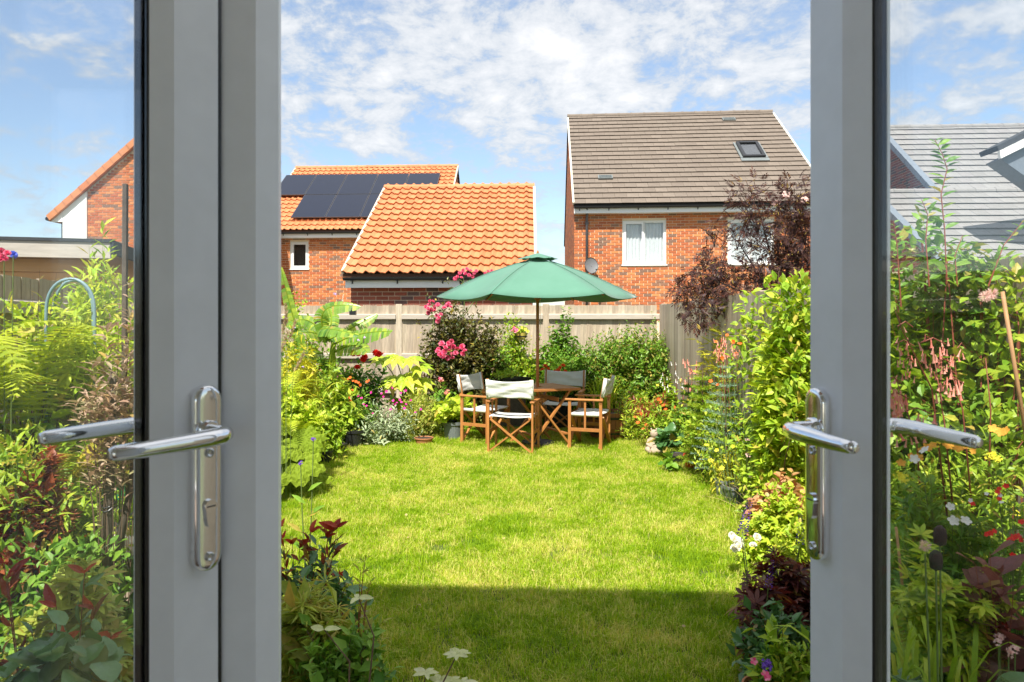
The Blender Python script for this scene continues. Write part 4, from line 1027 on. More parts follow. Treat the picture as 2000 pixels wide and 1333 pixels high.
def place(T, pos, D, U, size, wid=None):
    """all leaves at once: template T at pos, pointing along D, face towards U"""
    V, Fc = T; D = nrm(D); X = nrm(np.cross(D, U)); Z = np.cross(X, D)
    n = len(pos); sz = np.broadcast_to(np.asarray(size, float), (n,))[:, None, None]
    vx = V[None, :, 0:1]*(1 if wid is None else np.asarray(wid)[:, None, None])
    A = pos[:, None, :]+sz*(vx*X[:, None, :]+V[None, :, 1:2]*D[:, None, :]+V[None, :, 2:3]*Z[:, None, :])
    return A.reshape(-1, 3), (Fc[None]+(np.arange(n)*len(V))[:, None, None]).reshape(-1, 3)
def frames(pos, D, U, size):
    D = nrm(D); X = nrm(np.cross(D, U)); Z = np.cross(X, D); out = []
    for p, x, d, z, s in zip(pos, X, D, Z, size):
        m = Matrix(((x[0]*s,d[0]*s,z[0]*s,p[0]),(x[1]*s,d[1]*s,z[1]*s,p[1]),(x[2]*s,d[2]*s,z[2]*s,p[2]),(0,0,0,1))); out.append(m)
    return out
def twigs(rng, h, rx, ry, n, L, t0=.35, zlo=.15, shell=.55, lump=.18, upright=.8, tipy=1.0, basew=.25, lean=(0,0)):
    a = rng.uniform(0, 2*np.pi, n); rr = rng.uniform(0, 1, n)**(shell*.8)
    k1, k2, k3 = rng.uniform(0, 6.3, 3)
    lum = 1+lump*(np.sin(a*3+k1)*.5+np.sin(a*5+k2)*.5)
    x = np.cos(a)*rr*rx*lum; y = np.sin(a)*rr*ry*lum
    zmax = h*np.sqrt(np.clip(1-.75*rr**4, .02, 1))*(1+lump*.6*np.sin(x/rx*4+k3)); z = zlo*h+np.maximum(zmax-zlo*h, .02)*rng.uniform(0, 1, n)**.75
    tip = np.stack([x+lean[0]*z/h, y+lean[1]*z/h, z], 1)
    base = np.stack([x*basew+rng.normal(0, .01, n), y*basew+rng.normal(0, .01, n), np.zeros(n)], 1)
    ctl = base+(tip-base)*np.array((.25, .25, upright))[None]
    t = t0+(1-t0)*(np.arange(L)+.5)/L; t = np.clip(t[None]+rng.normal(0, .02, (n, L)), 0, 1)[:, :, None]
    p = (1-t)**2*base[:, None]+2*t*(1-t)*ctl[:, None]+t*t*tip[:, None]
    tg = nrm(2*(1-t)*(ctl-base)[:, None]+2*t*(tip-ctl)[:, None])
    return base, ctl, tip, p, tg
def stems_mb(base, ctl, tip, r0, rng, seg=4, keep=1.0):
    b = MB(); n = len(base)
    idx = np.arange(n)[rng.uniform(0, 1, n) < keep]
    if len(idx) == 0: idx = np.array([0])
    B, C_, T_ = base[idx], ctl[idx], tip[idx]; n = len(idx)
    ts = np.linspace(0, 1, seg+1)[None, :, None]; p = (1-ts)**2*B[:, None]+2*ts*(1-ts)*C_[:, None]+ts*ts*T_[:, None]
    r = r0*(1-.8*ts); a = np.array([0, 2.094, 4.189])
    off = np.stack([np.cos(a), np.sin(a), a*0], 1)
    V = p[:, :, None, :]+r[:, :, None, :]*off[None, None]
    V = V.reshape(-1, 3); k = seg+1; Fq = []
    for i in range(seg):
        for j in range(3): Fq.append((i*3+j, i*3+(j+1) % 3, (i+1)*3+(j+1) % 3, (i+1)*3+j))
    Fq = np.array(Fq)[None]+(np.arange(n)*k*3)[:, None, None]
    b.add(V, Fq.reshape(-1, 4)); return b
CAMP = np.array((0, 0, EYE)); SEED = [100]; DENS = 1.35
PLN = {}
def plant(name, label, x, d, ytop, wpx, n, L, leaf, size, mat, stem='stem_brown', cat='shrub', depth=1.0, nparts=0, group=None, z0=0.0, ground=True, tips=None, flip=.35, updir=.25, stemr=.0042, keep=.4, svar=.25, lw=None, loc=None, h=None, r=None, part='leaf', core=None, **kw):
    n = int(n*DENS)
    SEED[0] += 1; rng = np.random.default_rng(SEED[0])
    loc = Vector(loc) if loc is not None else G(x, d, z0)
    h = h if h else EYE-(ytop-HY)/F*d-loc.z; rx = r if r else wpx/2/F*d; ry = rx*depth
    root = thing(name, label, cat, loc, 0, group)
    base, ctl, tip, p, tg = twigs(rng, h, rx, ry, n, L, **kw)
    stems_mb(base, ctl, tip, stemr, rng, keep=keep).build('stem', M[stem], root, kind='stuff')
    pos = p.reshape(-1, 3); tgt = tg.reshape(-1, 3); N = len(pos)
    ref = nrm(rng.normal(0, 1, (n, 3))); s1 = nrm(np.cross(tg, ref[:, None])); s2 = np.cross(tg, s1)
    ph = np.arange(L)*2.4; ph = ph[None, :, None]+rng.normal(0, .3, (n, L, 1))
    side = (np.cos(ph)*s1+np.sin(ph)*s2).reshape(-1, 3)
    D = nrm(side*.95+tgt*.45+np.array((0, 0, updir))+rng.normal(0, .2, (N, 3)))
    U = nrm(np.array((0, 0, 1.))+nrm(pos-np.array((0, 0, h*.4)))*.5+rng.normal(0, flip, (N, 3)))
    S = size*np.clip(rng.normal(1, svar, N), .45, 1.6)
    keepi = (pos[:, 2] > .02); pos, D, U, S = pos[keepi], D[keepi], U[keepi], S[keepi]
    T_ = TPL[leaf] if isinstance(leaf, str) else leaf
    if nparts:
        wp = pos+np.array(loc); dist = np.linalg.norm(wp-CAMP, axis=1)-S*3; order = np.argsort(dist+rng.uniform(0, .35*rx, len(dist)))
        a = order[:nparts]; rest = order[nparts:]
        mb = MB(); mb.add(*T_); me = mb.mesh(part, M[mat], smooth=len(T_[0]) > 12)
        for m in frames(pos[a], D[a], U[a], S[a]): link(part, me, root, m)
        pos, D, U, S = pos[rest], D[rest], U[rest], S[rest]
    if len(pos):
        b = MB(); b.add(*place(T_, pos, D, U, S))
        if core is None: core = N*.55 if (cat in ('shrub', 'climber', 'bamboo') and N > 700) else 0
        if core:      # the inner leaves that close the plant up
            m_ = int(core); q = rng.integers(0, n, m_); s_ = rng.uniform(.25, .86, (m_, 1))
            cen = np.stack([tip[q, 0]*.0, tip[q, 1]*.0, tip[q, 2]*.5], 1)
            ip = cen+(tip[q]-cen)*s_+rng.normal(0, .03, (m_, 3)); ip[:, 2] = np.abs(ip[:, 2])
            b.add(*place(TPL['simple'] if leaf in ('simple', 'ovate', 'round', 'heart') else TPL['narrow'] if leaf in ('narrow',) else TPL['simple'], ip, rng.normal(0, 1, (m_, 3)), rng.normal(0, .7, (m_, 3))+np.array((0, -.5, .8)), size*rng.uniform(1.1, 1.7, m_)))
        b.build('foliage', M[mat], root, kind='stuff', smooth=True)
    PLN[root.name] = (root, tip, h, rng); return root, tip, h, rng
def strap(name, label, x, d, h, n, mat, spread=.35, w=.02, rbase=.06, cat='plant', droop=.5, group=None, loc=None, parts=True, z0=0.0, part='leaf', seg=7, mtx=None):
    """arching strap leaves, each its own part"""
    SEED[0] += 1; rng = np.random.default_rng(SEED[0]); loc = Vector(loc) if loc is not None else G(x, d, z0); root = thing(name, label, cat, loc, 0, group)
    acc = MB()
    for i in range(n):
        a = rng.uniform(0, 2*np.pi); H = h*rng.uniform(.6, 1.08); sp = spread*rng.uniform(.2, 1.1)*h; dr = droop*rng.uniform(.3, 1.3)
        b0 = rng.normal(0, rbase/2, 2); vs = []; out = np.array((math.cos(a), math.sin(a), 0)); sd = np.array((-math.sin(a), math.cos(a), 0)); tw = rng.uniform(-.5, .5)
        for j in range(seg+1):
            t = j/seg; ww = w/2*(math.sin(math.pi*min(t*.86+.14, 1))**.6 if j < seg else .02)*rng.uniform(.95, 1.05)
            c = np.array((b0[0], b0[1], 0))+out*sp*t**1.4+np.array((0, 0, 1))*H*(math.sin(t*math.pi/2*(1+dr*.6)))
            s_ = sd*math.cos(tw*t)+np.array((0, 0, 1))*math.sin(tw*t)
            vs += [c-s_*ww, c+np.array((0, 0, -ww*.35)), c+s_*ww]
        fs = [(j*3+k, j*3+k+1, j*3+k+4, j*3+k+3) for j in range(seg) for k in (0, 1)]
        if parts and i < 300:
            b = MB(); b.add(vs, fs); b.build(part, M[mat], root, smooth=True)
        else: acc.add(vs, fs)
    if acc.n: acc.build('foliage', M[mat], root, kind='stuff')
    return root, rng
def t_frond(npairs=26, w=.34, arch=.32, teeth=7, droop=.25):
    """a fern frond of unit length along y, arching over; pinnae are toothed"""
    vs = []; fs = []
    def curve(t): return np.array((0, t-.12*t*t, .30*math.sin(t*math.pi*.55)*arch/.32-arch*1.1*t**2.4))
    for i in range(npairs):
        t = .14+.85*i/npairs; c = curve(t); tn = nrm(curve(min(t+.02, 1.02))-curve(t-.02)); L = w*math.sin(math.pi*(t*.93+.04)**.75)**.9/1.0*.5+.012
        for s in (-1, 1):
            dr = nrm(np.array((s*1., 0, -droop))+tn*.38); nor = nrm(np.cross(tn, np.array((1., 0, 0)))); pw = .85/npairs*.36
            al = nrm(np.cross(nor, dr)); o = len(vs); k = teeth
            for j in range(k+1):
                f = j/k; wd = pw*(1-f**1.6)*(1. if j % 2 else .55)+.0006
                q = c+dr*L*f-np.array((0, 0, .10*L*f*f)); vs += [q-al*wd, q+nor*.002, q+al*wd]
            for j in range(k):
                a = o+j*3; fs += [(a, a+1, a+4), (a, a+4, a+3), (a+1, a+2, a+5), (a+1, a+5, a+4)]
    # rachis
    o = len(vs)
    for i in range(9):
        t = i/8; c = curve(t); r = .007*(1-.8*t)
        vs += [c+np.array((-r, 0, 0)), c+np.array((0, 0, r)), c+np.array((r, 0, 0))]
    for i in range(8):
        a = o+i*3; fs += [(a, a+1, a+4), (a, a+4, a+3), (a+1, a+2, a+5), (a+1, a+5, a+4)]
    return np.array(vs), np.array(fs)
FRONDS = {}
def fern(name, label, loc, n, length, mat, el=(25, 70), az=(0, 360), np_=26, w=.34, arch=.32, trunk=0.0, group=None, teeth=7):
    SEED[0] += 1; rng = np.random.default_rng(SEED[0]); root = thing(name, label, 'fern', loc, 0, group)
    key = (np_, w, arch, mat, teeth)
    if key not in FRONDS:
        b = MB(); b.add(*t_frond(np_, w, arch, teeth)); FRONDS[key] = b.mesh('frond', M[mat])
    for i in range(n):
        a = R(az[0]+(az[1]-az[0])*(i+rng.uniform(-.3, .3))/n); e = R(rng.uniform(*el)); L = length*rng.uniform(.75, 1.12)
        m = Matrix.Translation((math.cos(a)*.03, math.sin(a)*.03, trunk)) @ Matrix.Rotation(a-math.pi/2, 4, 'Z') @ Matrix.Rotation(e, 4, 'X') @ Matrix.Rotation(rng.normal(0, .25), 4, 'Y') @ Matrix.Diagonal((L, L, L, 1))
        link('frond', FRONDS[key], root, m)
    if trunk > .05:
        b = MB(); b.tube([(0,0,-.02),(.01,0,trunk*.5),(0,0,trunk+.02)], [.07,.055,.06], 9); b.build('trunk', M['stem_dark'], root)
    return root

# ------------------------------------------------------------------ flowers: shared meshes, one object each
FL = {}
def petal_patch(rng, r, cup, n, w, ring_r0=0, z=0, ph=0.0):
    vs = []; fs = []
    for i in range(n):
        a = ph+2*math.pi*i/n+rng.normal(0, .08); o = len(vs)
        d = np.array((math.cos(a), math.sin(a), 0)); s = np.array((-math.sin(a), math.cos(a), 0))
        for t, ww, zz in ((0, .25, 0), (.5, .95, cup*.45), (.85, .8, cup), (1.0, .25, cup*1.05)):
            c = d*(ring_r0+(r-ring_r0)*t)+np.array((0, 0, z+zz)); vs += [c-s*w*ww/2+np.array((0,0,.08*ww*w)), c, c+s*w*ww/2+np.array((0,0,.08*ww*w))]
        for j in range(3):
            q = o+j*3; fs += [(q, q+1, q+4, q+3), (q+1, q+2, q+5, q+4)]
    return np.array(vs), fs
def flower_mesh(kind, mat):
    key = (kind, mat)
    if key in FL: return FL[key]
    rng = np.random.default_rng(7); b = MB(); name = 'flower'
    if kind == 'rose':
        for k, (r, cup, n, w) in enumerate(((.5, .10, 6, .5), (.43, .24, 5, .45), (.32, .33, 5, .36), (.20, .38, 4, .26), (.10, .40, 3, .16))): b.add(*petal_patch(rng, r, cup, n, w, ph=k*.6))
    elif kind == 'simple': b.add(*petal_patch(rng, .5, .08, 5, .42))
    elif kind == 'bell': b.add(*petal_patch(rng, .5, .42, 6, .52)); b.add(*petal_patch(rng, .40, .36, 5, .4, ph=.4))
    elif kind == 'dahlia':
        for k, (r, cup, n, w) in enumerate(((.5, .05, 10, .26), (.42, .16, 9, .24), (.32, .25, 8, .2), (.2, .32, 6, .16))): b.add(*petal_patch(rng, r, cup, n, w, ph=k*.35))
    elif kind == 'tube':
        pr = [(.05, 0), (.075, -.2), (.085, -.5), (.12, -.82), (.20, -1.0)]; b.lathe(pr, 6)
    elif kind == 'spike':
        for i in range(70):
            t = i/70; a = i*2.4; r = .085*(1-t*.75); p = np.array((math.cos(a)*r, math.sin(a)*r, t)); d = np.array((math.cos(a), math.sin(a), .5))
            b.add(*place(t_simple(.6, .1, .5), p[None], d[None], rng.normal(0, 1, (1, 3)), [.075*(1-t*.5)]))
    elif kind == 'cluster':      # many small florets in a loose dome
        for i in range(26):
            v = nrm(rng.normal(0, 1, 3)); v[2] = abs(v[2])*.7; p = v*.4*rng.uniform(.5, 1.1); q = petal_patch(rng, .13, .04, 4, .11, ph=i)
            b.add(q[0]+p, q[1])
    elif kind == 'fluff':
        for i in range(160):
            v = nrm(rng.normal(0, 1, 3)); b.add(*place(t_simple(.12, 0, .5), v[None]*.12, v[None], rng.normal(0, 1, (1, 3)), [.38]))
    elif kind == 'plume':
        for i in range(120):
            t = rng.uniform(0, 1); a = rng.uniform(0, 6.3); r = .02+.05*math.sin(t*3.1); d = np.array((math.cos(a)*.6, math.sin(a)*.6, .9)); b.add(*place(t_simple(.16, 0, .5), np.array((0, 0, t))[None], d[None], rng.normal(0, 1, (1, 3)), [.17]))
    FL[key] = b.mesh(name, M[mat], smooth=kind in ('tube', 'rose')); return FL[key]
def put_flower(root, kind, mat, wpos, size, facing=None, rng=None, stem=None, name='flower'):
    """wpos is in world space; size in metres"""
    rng = rng or np.random.default_rng(int(abs(wpos[0]*1000+wpos[2]*777)) % 99999)
    loc = Vector(wpos)-root.location
    if facing is None: f = (Vector((0, 0, EYE))-Vector(wpos)).normalized()*.8+Vector((rng.normal(0,.35), rng.normal(0,.35), .55+rng.normal(0,.3)))
    else: f = Vector(facing)+Vector((rng.normal(0,.12), rng.normal(0,.12), rng.normal(0,.12)))
    q = f.to_track_quat('Z', 'Y').to_matrix().to_4x4()
    o = link(name, flower_mesh(kind, mat), root, Matrix.Translation(loc) @ q @ Matrix.Rotation(rng.uniform(0, 6.3), 4, 'Z') @ Matrix.Scale(size, 4))
    return o
def flowers_px(root, kind, mat, pts, d, size, facing=None, name='flower', dj=.06, stemmat=None):
    rng = np.random.default_rng(len(root.name)*13+len(pts))
    for p in pts:
        x, y = p[:2]; dd = (p[2] if len(p) > 2 else d)+rng.uniform(-dj, dj)
        w = P(x, y, dd); put_flower(root, kind, mat, w, size*rng.uniform(.8, 1.15), facing, rng, name=name)
        if stemmat:
            b = MB(); l = w-root.location; b.tube([(l.x*.4, l.y*.4, 0), (l.x*.8, l.y*.8, l.z*.6), (l.x, l.y, l.z)], [.0035, .003, .002], 4); b.build('flower_stem', M[stemmat], root)
def stem_to(root, w, r=.003, mat='stem_green', b0=.3, sag=0):
    l = Vector(w)-root.location; b = MB(); b.tube([(l.x*b0, l.y*b0, 0), (l.x*.75+sag, l.y*.75, l.z*.6), (l.x, l.y, l.z)], [r*1.4, r, r*.7], 5); return b.build('flower_stem', M[stemmat] if False else M[mat], root)
def pot(label, x, d, w, h, mat='pot_black', cat='plant pot', z=0.0, loc=None, sq=False):
    loc = loc or G(x, d, z); root = thing('plant_pot', label, cat, loc)
    b = MB(); n = 4 if sq else 24
    b.lathe([(0,0),(w*.38,0),(w*.47,h*.86),(w*.475,h*.86)], n); b.build('body', M[mat], root, smooth=False)
    b = MB(); b.lathe([(w*.476,h*.83),(w*.505,h*.84),(w*.51,h),(w*.47,h),(w*.455,h*.9)], n); b.build('rim', M[mat], root)
    b = MB(); b.lathe([(0,h*.9),(w*.45,h*.9)], n); b.build('compost', M['soil'], root)
    return root

# ================================================================== the planting
# ---- back bed, left to right
# banana
def banana():
    root = thing('banana_plant', 'banana plant with broad torn arching leaves before the back fence', 'banana plant', G(648, 9.7)); L0 = root.location
    b = MB(); b.tube([(0,0,0),(.02,0,.5),(.0,0,.95),(.02,.0,1.28)], [.085,.075,.06,.03], 12); b.build('trunk', M['gunnera'], root, smooth=True)
    rng = np.random.default_rng(5)
    def leaf(p0, p1, p2, w, nseg=26, fold=.25, tear=.25, twist=0.0):
        p0, p1, p2 = [np.array(Vector(p)-L0) for p in (p0, p1, p2)]; vs = []; fs = []; b = MB()
        ts = np.linspace(0, 1, nseg+1); mid = [(1-t)**2*p0+2*t*(1-t)*p1+t*t*p2 for t in ts]
        tg = nrm(np.gradient(np.array(mid), axis=0)); up = nrm(np.array((.1,-.85,.55)))
        for i in range(nseg):
            for s in (-1, 1):
                if rng.uniform() < .03: continue
                gap = tear*1.3 if rng.uniform() < .40 else .04
                q = []
                for k, ii in enumerate((i, i+1)):
                    t = ts[ii]; sd = nrm(np.cross(tg[ii], up)); sd = sd*math.cos(twist)+np.cross(sd, tg[ii])*math.sin(twist); nn = nrm(np.cross(sd, tg[ii]))
                    ww = w/2*math.sin(math.pi*min(1, (t*.95+.03)))**.55*(1-.06*rng.uniform())
                    for f, dz in ((0, 0), (.5, fold*.32), (1, fold*.15)):
                        c = mid[ii]+sd*s*ww*f+nn*(dz*ww)-np.array((0,0,1))*(f**2)*ww*.35+tg[ii]*(.16*ww*f)
                        if gap and k == 1: c = c-tg[ii]*gap*f*np.linalg.norm(mid[i+1]-mid[i])*1.2
                        q.append(c)
                o = len(vs); vs += q
                for k in (0, 1): fs.append((o+k, o+k+1, o+k+4, o+k+3))
        b.add(vs, fs); lo = b.build('leaf', M['banana'], root, smooth=False)
        m = MB(); m.tube([p for p in mid[::3]]+[mid[-1]], np.linspace(.014, .003, len(mid[::3])+1), 6); m.build('midrib', M['gunnera'], lo, smooth=True)
    B = P(640, 665, 9.7)
    leaf(B, P(597, 580, 9.6), P(705, 600, 9.5), .25)
    leaf(B, P(590, 625, 9.5), P(700, 655, 9.2), .24, twist=.2)
    leaf(B, P(690, 640, 9.7), P(737, 614, 9.8), .20)
    leaf(P(655, 672, 9.7), P(700, 645, 9.5), P(766, 648, 9.3), .27, tear=.5)
    leaf(B, P(600, 600, 9.9), P(560, 640, 9.6), .24)
    leaf(B, P(610, 640, 9.4), P(575, 655, 9.0), .22)
    leaf(P(600, 700, 9.7), P(566, 610, 9.7), P(549, 522, 9.7), .15, tear=.05)
    leaf(B, P(655, 610, 9.9), P(640, 600, 10.2), .22)
    leaf(P(650, 690, 9.7), P(700, 660, 9.4), P(718, 690, 9.2), .25)
    leaf(P(630, 690, 9.7), P(590, 690, 9.3), P(575, 700, 9.0), .22)
    for a, c, e in ((642, 628, 9.65),): pass
    return root
banana()
plant('shrub', 'bushy green shrub round the foot of the banana', 650, 10.2, 690, 190, 150, 16, 'ovate', .065, 'green', depth=.4)
strap('grass_plant', 'tall golden bamboo-like grass beside the left meeting bar', 575, 8.4, .95, 170, 'lime', .55, .018, .30, cat='ornamental grass', droop=.8)
plant('bamboo', 'arching golden narrow-leaved shrub left of the banana', 578, 8.0, 655, 110, 110, 18, 'narrow', .085, 'yellow', 'stem_green', updir=-.3, cat='bamboo', t0=.2)
r, tip, h, rng = plant('shrub', 'pale green shrub with cream plumes against the back fence left end', 590, 10.8, 575, 120, 90, 14, 'ovate', .06, 'yellowg', depth=.4)
flowers_px(r, 'plume', 'cream', [(668,592),(545,600),(560,622),(585,640),(612,652),(600,690)], 10.6, .15, (0,0,1))
plant('shrub', 'loose mid green herbaceous clump left of the red dahlias', 645, 9.0, 715, 130, 110, 16, 'lance', .08, 'yellowg', 'stem_green', depth=.6, t0=.1)
r, tip, h, rng = plant('verbena', 'tall thin lilac verbena in front of the banana', 640, 8.9, 690, 90, 16, 6, 'narrow', .05, 'green', 'stem_green', cat='flower', keep=1, stemr=.003)
flowers_px(r, 'cluster', 'lilac', [(611,720),(620,712),(654,575),(700,665),(592,718),(712,660),(574,640),(606,707)], 8.9, .045)
# red dahlias and crocosmia
r, tip, h, rng = plant('dahlia', 'dahlia with large scarlet blooms in front of the back fence', 715, 9.9, 695, 95, 70, 12, 'ovate', .075, 'deep', 'stem_green', cat='flower', depth=.5)
flowers_px(r, 'dahlia', 'red', [(712,697),(709,702),(700,692),(740,692),(734,690),(690,690),(697,680),(746,694),(698,718)], 9.7, .10)
r, tip, h, rng = plant('crocosmia', 'clump with orange-red flower sprays above a black pot', 690, 9.3, 745, 100, 60, 12, 'lance', .09, 'green', 'stem_green', cat='flower', depth=.6, t0=.1)
flowers_px(r, 'simple', 'orangered', [(679,741),(684,738),(690,744),(695,746),(700,748),(703,752),(717,746),(720,744),(688,762),(692,765),(681,778),(685,784),(686,770)], 9.0, .042)
r, tip, h, rng = plant('rose_campion', 'silvery clump dotted with small magenta flowers at the lawn edge', 765, 9.2, 780, 150, 80, 12, 'lance', .06, 'silver', 'stem_green', cat='flower', depth=.5, t0=.05, keep=1, upright=.6)
mg = [(766,758),(749,775),(700,774),(706,778),(710,790),(768,783),(775,787),(781,781),(784,786),(793,790),(792,763),(802,782),(725,767),(716,793),(822,800),(811,806),(728,808),(687,820),(783,768),(745,769),(661,736),(626,724),(790,798),(771,790),(755,765),(763,800)]
flowers_px(r, 'simple', 'magenta', mg, 9.0, .034)
plant('mullein', 'low silver felted rosettes spilling on the lawn edge', 725, 8.95, 812, 100, 30, 9, 'lance', .085, 'silver', 'stem_green', cat='plant', depth=.4, t0=.05)
# tetrapanax
r, tip, h, rng = plant('rice_paper_plant', 'plant with huge lime lobed leaves left of the rose bush', 795, 10.5, 690, 60, 3, 2, 'tetra', .2, 'lime', 'stem_brown', cat='plant', nparts=10, keep=1, stemr=.018)
tm = MB(); tm.add(*TPL['tetra']); tme = tm.mesh('leaf', M['lime'])
for (x, y, s, dx, dz) in ((772,697,.27,-.5,-.25),(802,700,.24,.6,-.2),(768,742,.30,-.5,-.5),(792,735,.33,.4,-.35),(818,715,.24,.7,-.2),(826,745,.22,.3,-.6),(745,700,.2,-.9,-.2),(815,768,.2,.2,-.6)):
    w = P(x, y, 10.2)-r.location
    m = frames(np.array([w]), np.array([(dx, -.7, dz)]), np.array([(0, -.6, .9)]), [s])[0]; link('leaf', tme, r, m)
    b = MB(); b.tube([(.02,0,.35),(w.x*.6, w.y*.6, w.z*.8),(w.x,w.y,w.z)], [.012,.008,.006], 5); b.build('leaf_stalk', M['stem_green'], r)
plant('fern_shrub', 'feathery lime dwarf shrub at the back edge of the lawn', 825, 9.7, 760, 100, 120, 18, 'narrow', .05, 'lace_lime', 'stem_green', cat='shrub', t0=.1)
pot('brown saucer pot below the feathery lime shrub', 828, 9.1, .24, .09, 'terracotta')
pot('ribbed black pot below the orange-red flower sprays', 692, 8.9, .26, .22)
pot('small black pot at the left lawn edge by the lime leaves', 664, 8.4, .17, .13)
pot('second small black pot nearest the ribbed leaves on the left', 633, 7.9, .20, .14)
# rose bush with bronze foliage
r, tip, h, rng = plant('rose_bush', 'tall bronze-leaved bush with clusters of pink roses left of the parasol', 905, 10.9, 590, 195, 480, 20, 'simple', .062, 'rosefol', depth=.42, t0=.15, stemr=.008, nparts=0, zlo=.05, lump=.1)
for (x, y, hh) in ((868,570,.25),(905,545,.3),(918,540,.2),(832,600,.2),(876,585,.2),(838,570,.2)):
    pass
ro = [(857,683),(866,675),(876,672),(885,678),(868,688),(879,692),(860,694),(873,700),(884,700),(890,690),(863,672),(893,683),(855,688),(870,680),(903,678),(908,686),(903,692),(877,682),(866,697),(881,668)]
flowers_px(r, 'rose', 'pink', ro, 10.25, .085, dj=.05)
ro2 = [(838,596),(845,590),(850,600),(841,605),(836,612),(848,608),(832,600),(855,596),(840,588),(836,604),(873,597),(880,600),(868,602),(876,594),(853,617),(857,622),(861,615),(855,628)]
flowers_px(r, 'rose', 'pink', ro2, 10.5, .07, dj=.05)
ro3 = [(898,534),(905,529),(912,526),(919,530),(926,534),(893,541),(909,535),(916,538),(901,543),(889,545),(923,541),(953,532),(960,530),(967,534),(957,537),(948,534),(930,530)]
flowers_px(r, 'rose', 'pink', ro3, 10.8, .065, dj=.04)
b = MB()
for a, c in (((905,620),(905,542)),((905,620),(957,538)),((845,650),(843,600)),((870,640),(858,622)),((905,560),(895,545)),((905,560),(920,542))):
    p, q = P(*a, 10.8)-r.location, P(*c, 10.8)-r.location; b.tube([p, (p+q)/2+Vector((.02,0,.02)), q], [.006,.005,.003], 5)
b.build('flower_stem', M['stem_green'], r, kind='stuff')
rr = np.random.default_rng(9)
for (x0, y0, x1, y1) in ((905,640,874,545),(880,650,832,575),(930,640,880,560),(850,680,812,625),(860,640,905,560),(940,640,925,575),(850,720,820,690)):
    p0, p1 = np.array(P(x0, y0, 10.9)-r.location), np.array(P(x1, y1, 10.9)-r.location); n = 26
    t = np.linspace(0, 1, n)[:, None]; pos = p0+(p1-p0)*t+rr.normal(0, .012, (n, 3)); D = rr.normal(0, 1, (n, 3))+np.array((0, 0, .6))
    b = MB(); b.add(*place(TPL['simple'], pos, D, rr.normal(0, .5, (n, 3))+np.array((0, -.5, 1)), np.full(n, .06))); b.build('foliage', M['rosefol'], r, kind='stuff')
r, tip, h, rng = plant('geranium', 'low plant with two deep pink flower heads below the rose bush', 868, 10.1, 750, 70, 50, 10, 'round', .06, 'green', 'stem_green', cat='flower')
flowers_px(r, 'cluster', 'coral', [(861,743),(873,766)], 9.9, .11)
flowers_px(r, 'simple', 'pink', [(859,740),(865,745),(870,764),(877,768)], 9.85, .05)
pt = pot('grey tub holding yellow-green leaves left of the chairs', 886, 9.5, .30, .24, 'pot_grey')
plant('hosta', 'yellow-green broad-leaved plant in the grey tub', 886, 9.5, 775, 90, 34, 9, 'heart', .085, 'lime', 'stem_green', cat='plant', nparts=60, z0=.2, t0=.2)
plant('shrub', 'green leafy shrub filling behind the left chair', 960, 10.9, 650, 120, 130, 16, 'ovate', .05, 'green', depth=.35)
plant('climber', 'climber with fresh green leaves on the fence left of the parasol pole', 1005, 11.35, 615, 120, 110, 14, 'ovate', .055, 'yellowg', 'stem_brown', cat='climber', depth=.18, zlo=.4, t0=.3)
# hanging basket pot
hp = thing('hanging_pot', 'small yellow pot hung on the fence with pink and yellow flowers', 'hanging pot', P(1018, 664, 11.3))
b = MB(); b.lathe([(0,0),(.06,0),(.085,.11),(.08,.11),(.055,.01)], 20); b.build('pot', M['pot_yellow'], hp)
b = MB(); b.lathe([(.0855,.04),(.095,.042),(.097,.062),(.0865,.062)], 20); b.box(-.012,.012,.08,.30,.045,.06); b.box(-.01,.01,.285,.30,-.08,.10); b.build('bracket', M['gutter'], hp)
hf = plant('petunia', 'pink and yellow bedding flowers in the yellow hanging pot', 1018, 11.3, 0, 0, 26, 8, 'simple', .035, 'yellowg', 'stem_green', cat='flower', loc=P(1018,655,11.3), h=.16, r=.10)[0]
flowers_px(hf, 'simple', 'pink', [(1004,641),(1009,645),(1001,645),(1006,648)], 11.2, .06); flowers_px(hf, 'simple', 'yellowp', [(1019,640),(1026,644),(1014,646),(1031,648)], 11.2, .05)
plant('ivy', 'bright green climber on the fence right of the parasol pole', 1095, 11.3, 612, 105, 200, 16, 'heart', .055, 'green', 'stem_brown', cat='climber', depth=.22, zlo=.3, t0=.2, nparts=60)
plant('shrub', 'big rounded evergreen bush behind the right-hand chair', 1222, 10.8, 636, 215, 650, 22, 'simple', .052, 'bush', depth=.55, t0=.25, zlo=.12, stemr=.008, lump=.08)
plant('shrub', 'upright evergreen shoots on top of the rounded bush', 1285, 11.0, 622, 60, 60, 22, 'simple', .036, 'bush', depth=.6, t0=.5, zlo=.6)
plant('shrub', 'lower leafy green shrub joining the climber and the rounded bush', 1120, 10.9, 660, 130, 240, 18, 'simple', .045, 'green', depth=.4, zlo=.1)
strap('day_lily', 'clump of bright strap leaves between the rear and right chairs', 1178, 10.3, .72, 120, 'lime', .55, .022, .14, cat='plant', droop=.5)
cr = pot('black square crate on a stand behind the front chair', 1000, 10.6, .55, .22, 'pot_black', z=.52, sq=True)
b = MB(); b.box(-.2, .2, -.12, .12, -.52, -.002); b.build('stand', M['stake'], cr)
plant('herb', 'yellow-green herb growing in the black crate', 985, 10.6, 722, 60, 40, 10, 'simple', .04, 'yellowg', 'stem_green', cat='plant', z0=.72)
r, tip, h, rng = plant('begonia', 'orange-red flowers in a trough behind the rear chair', 1088, 10.5, 718, 95, 60, 12, 'ovate', .05, 'yellowg', 'stem_green', cat='flower', z0=.45, depth=.3)
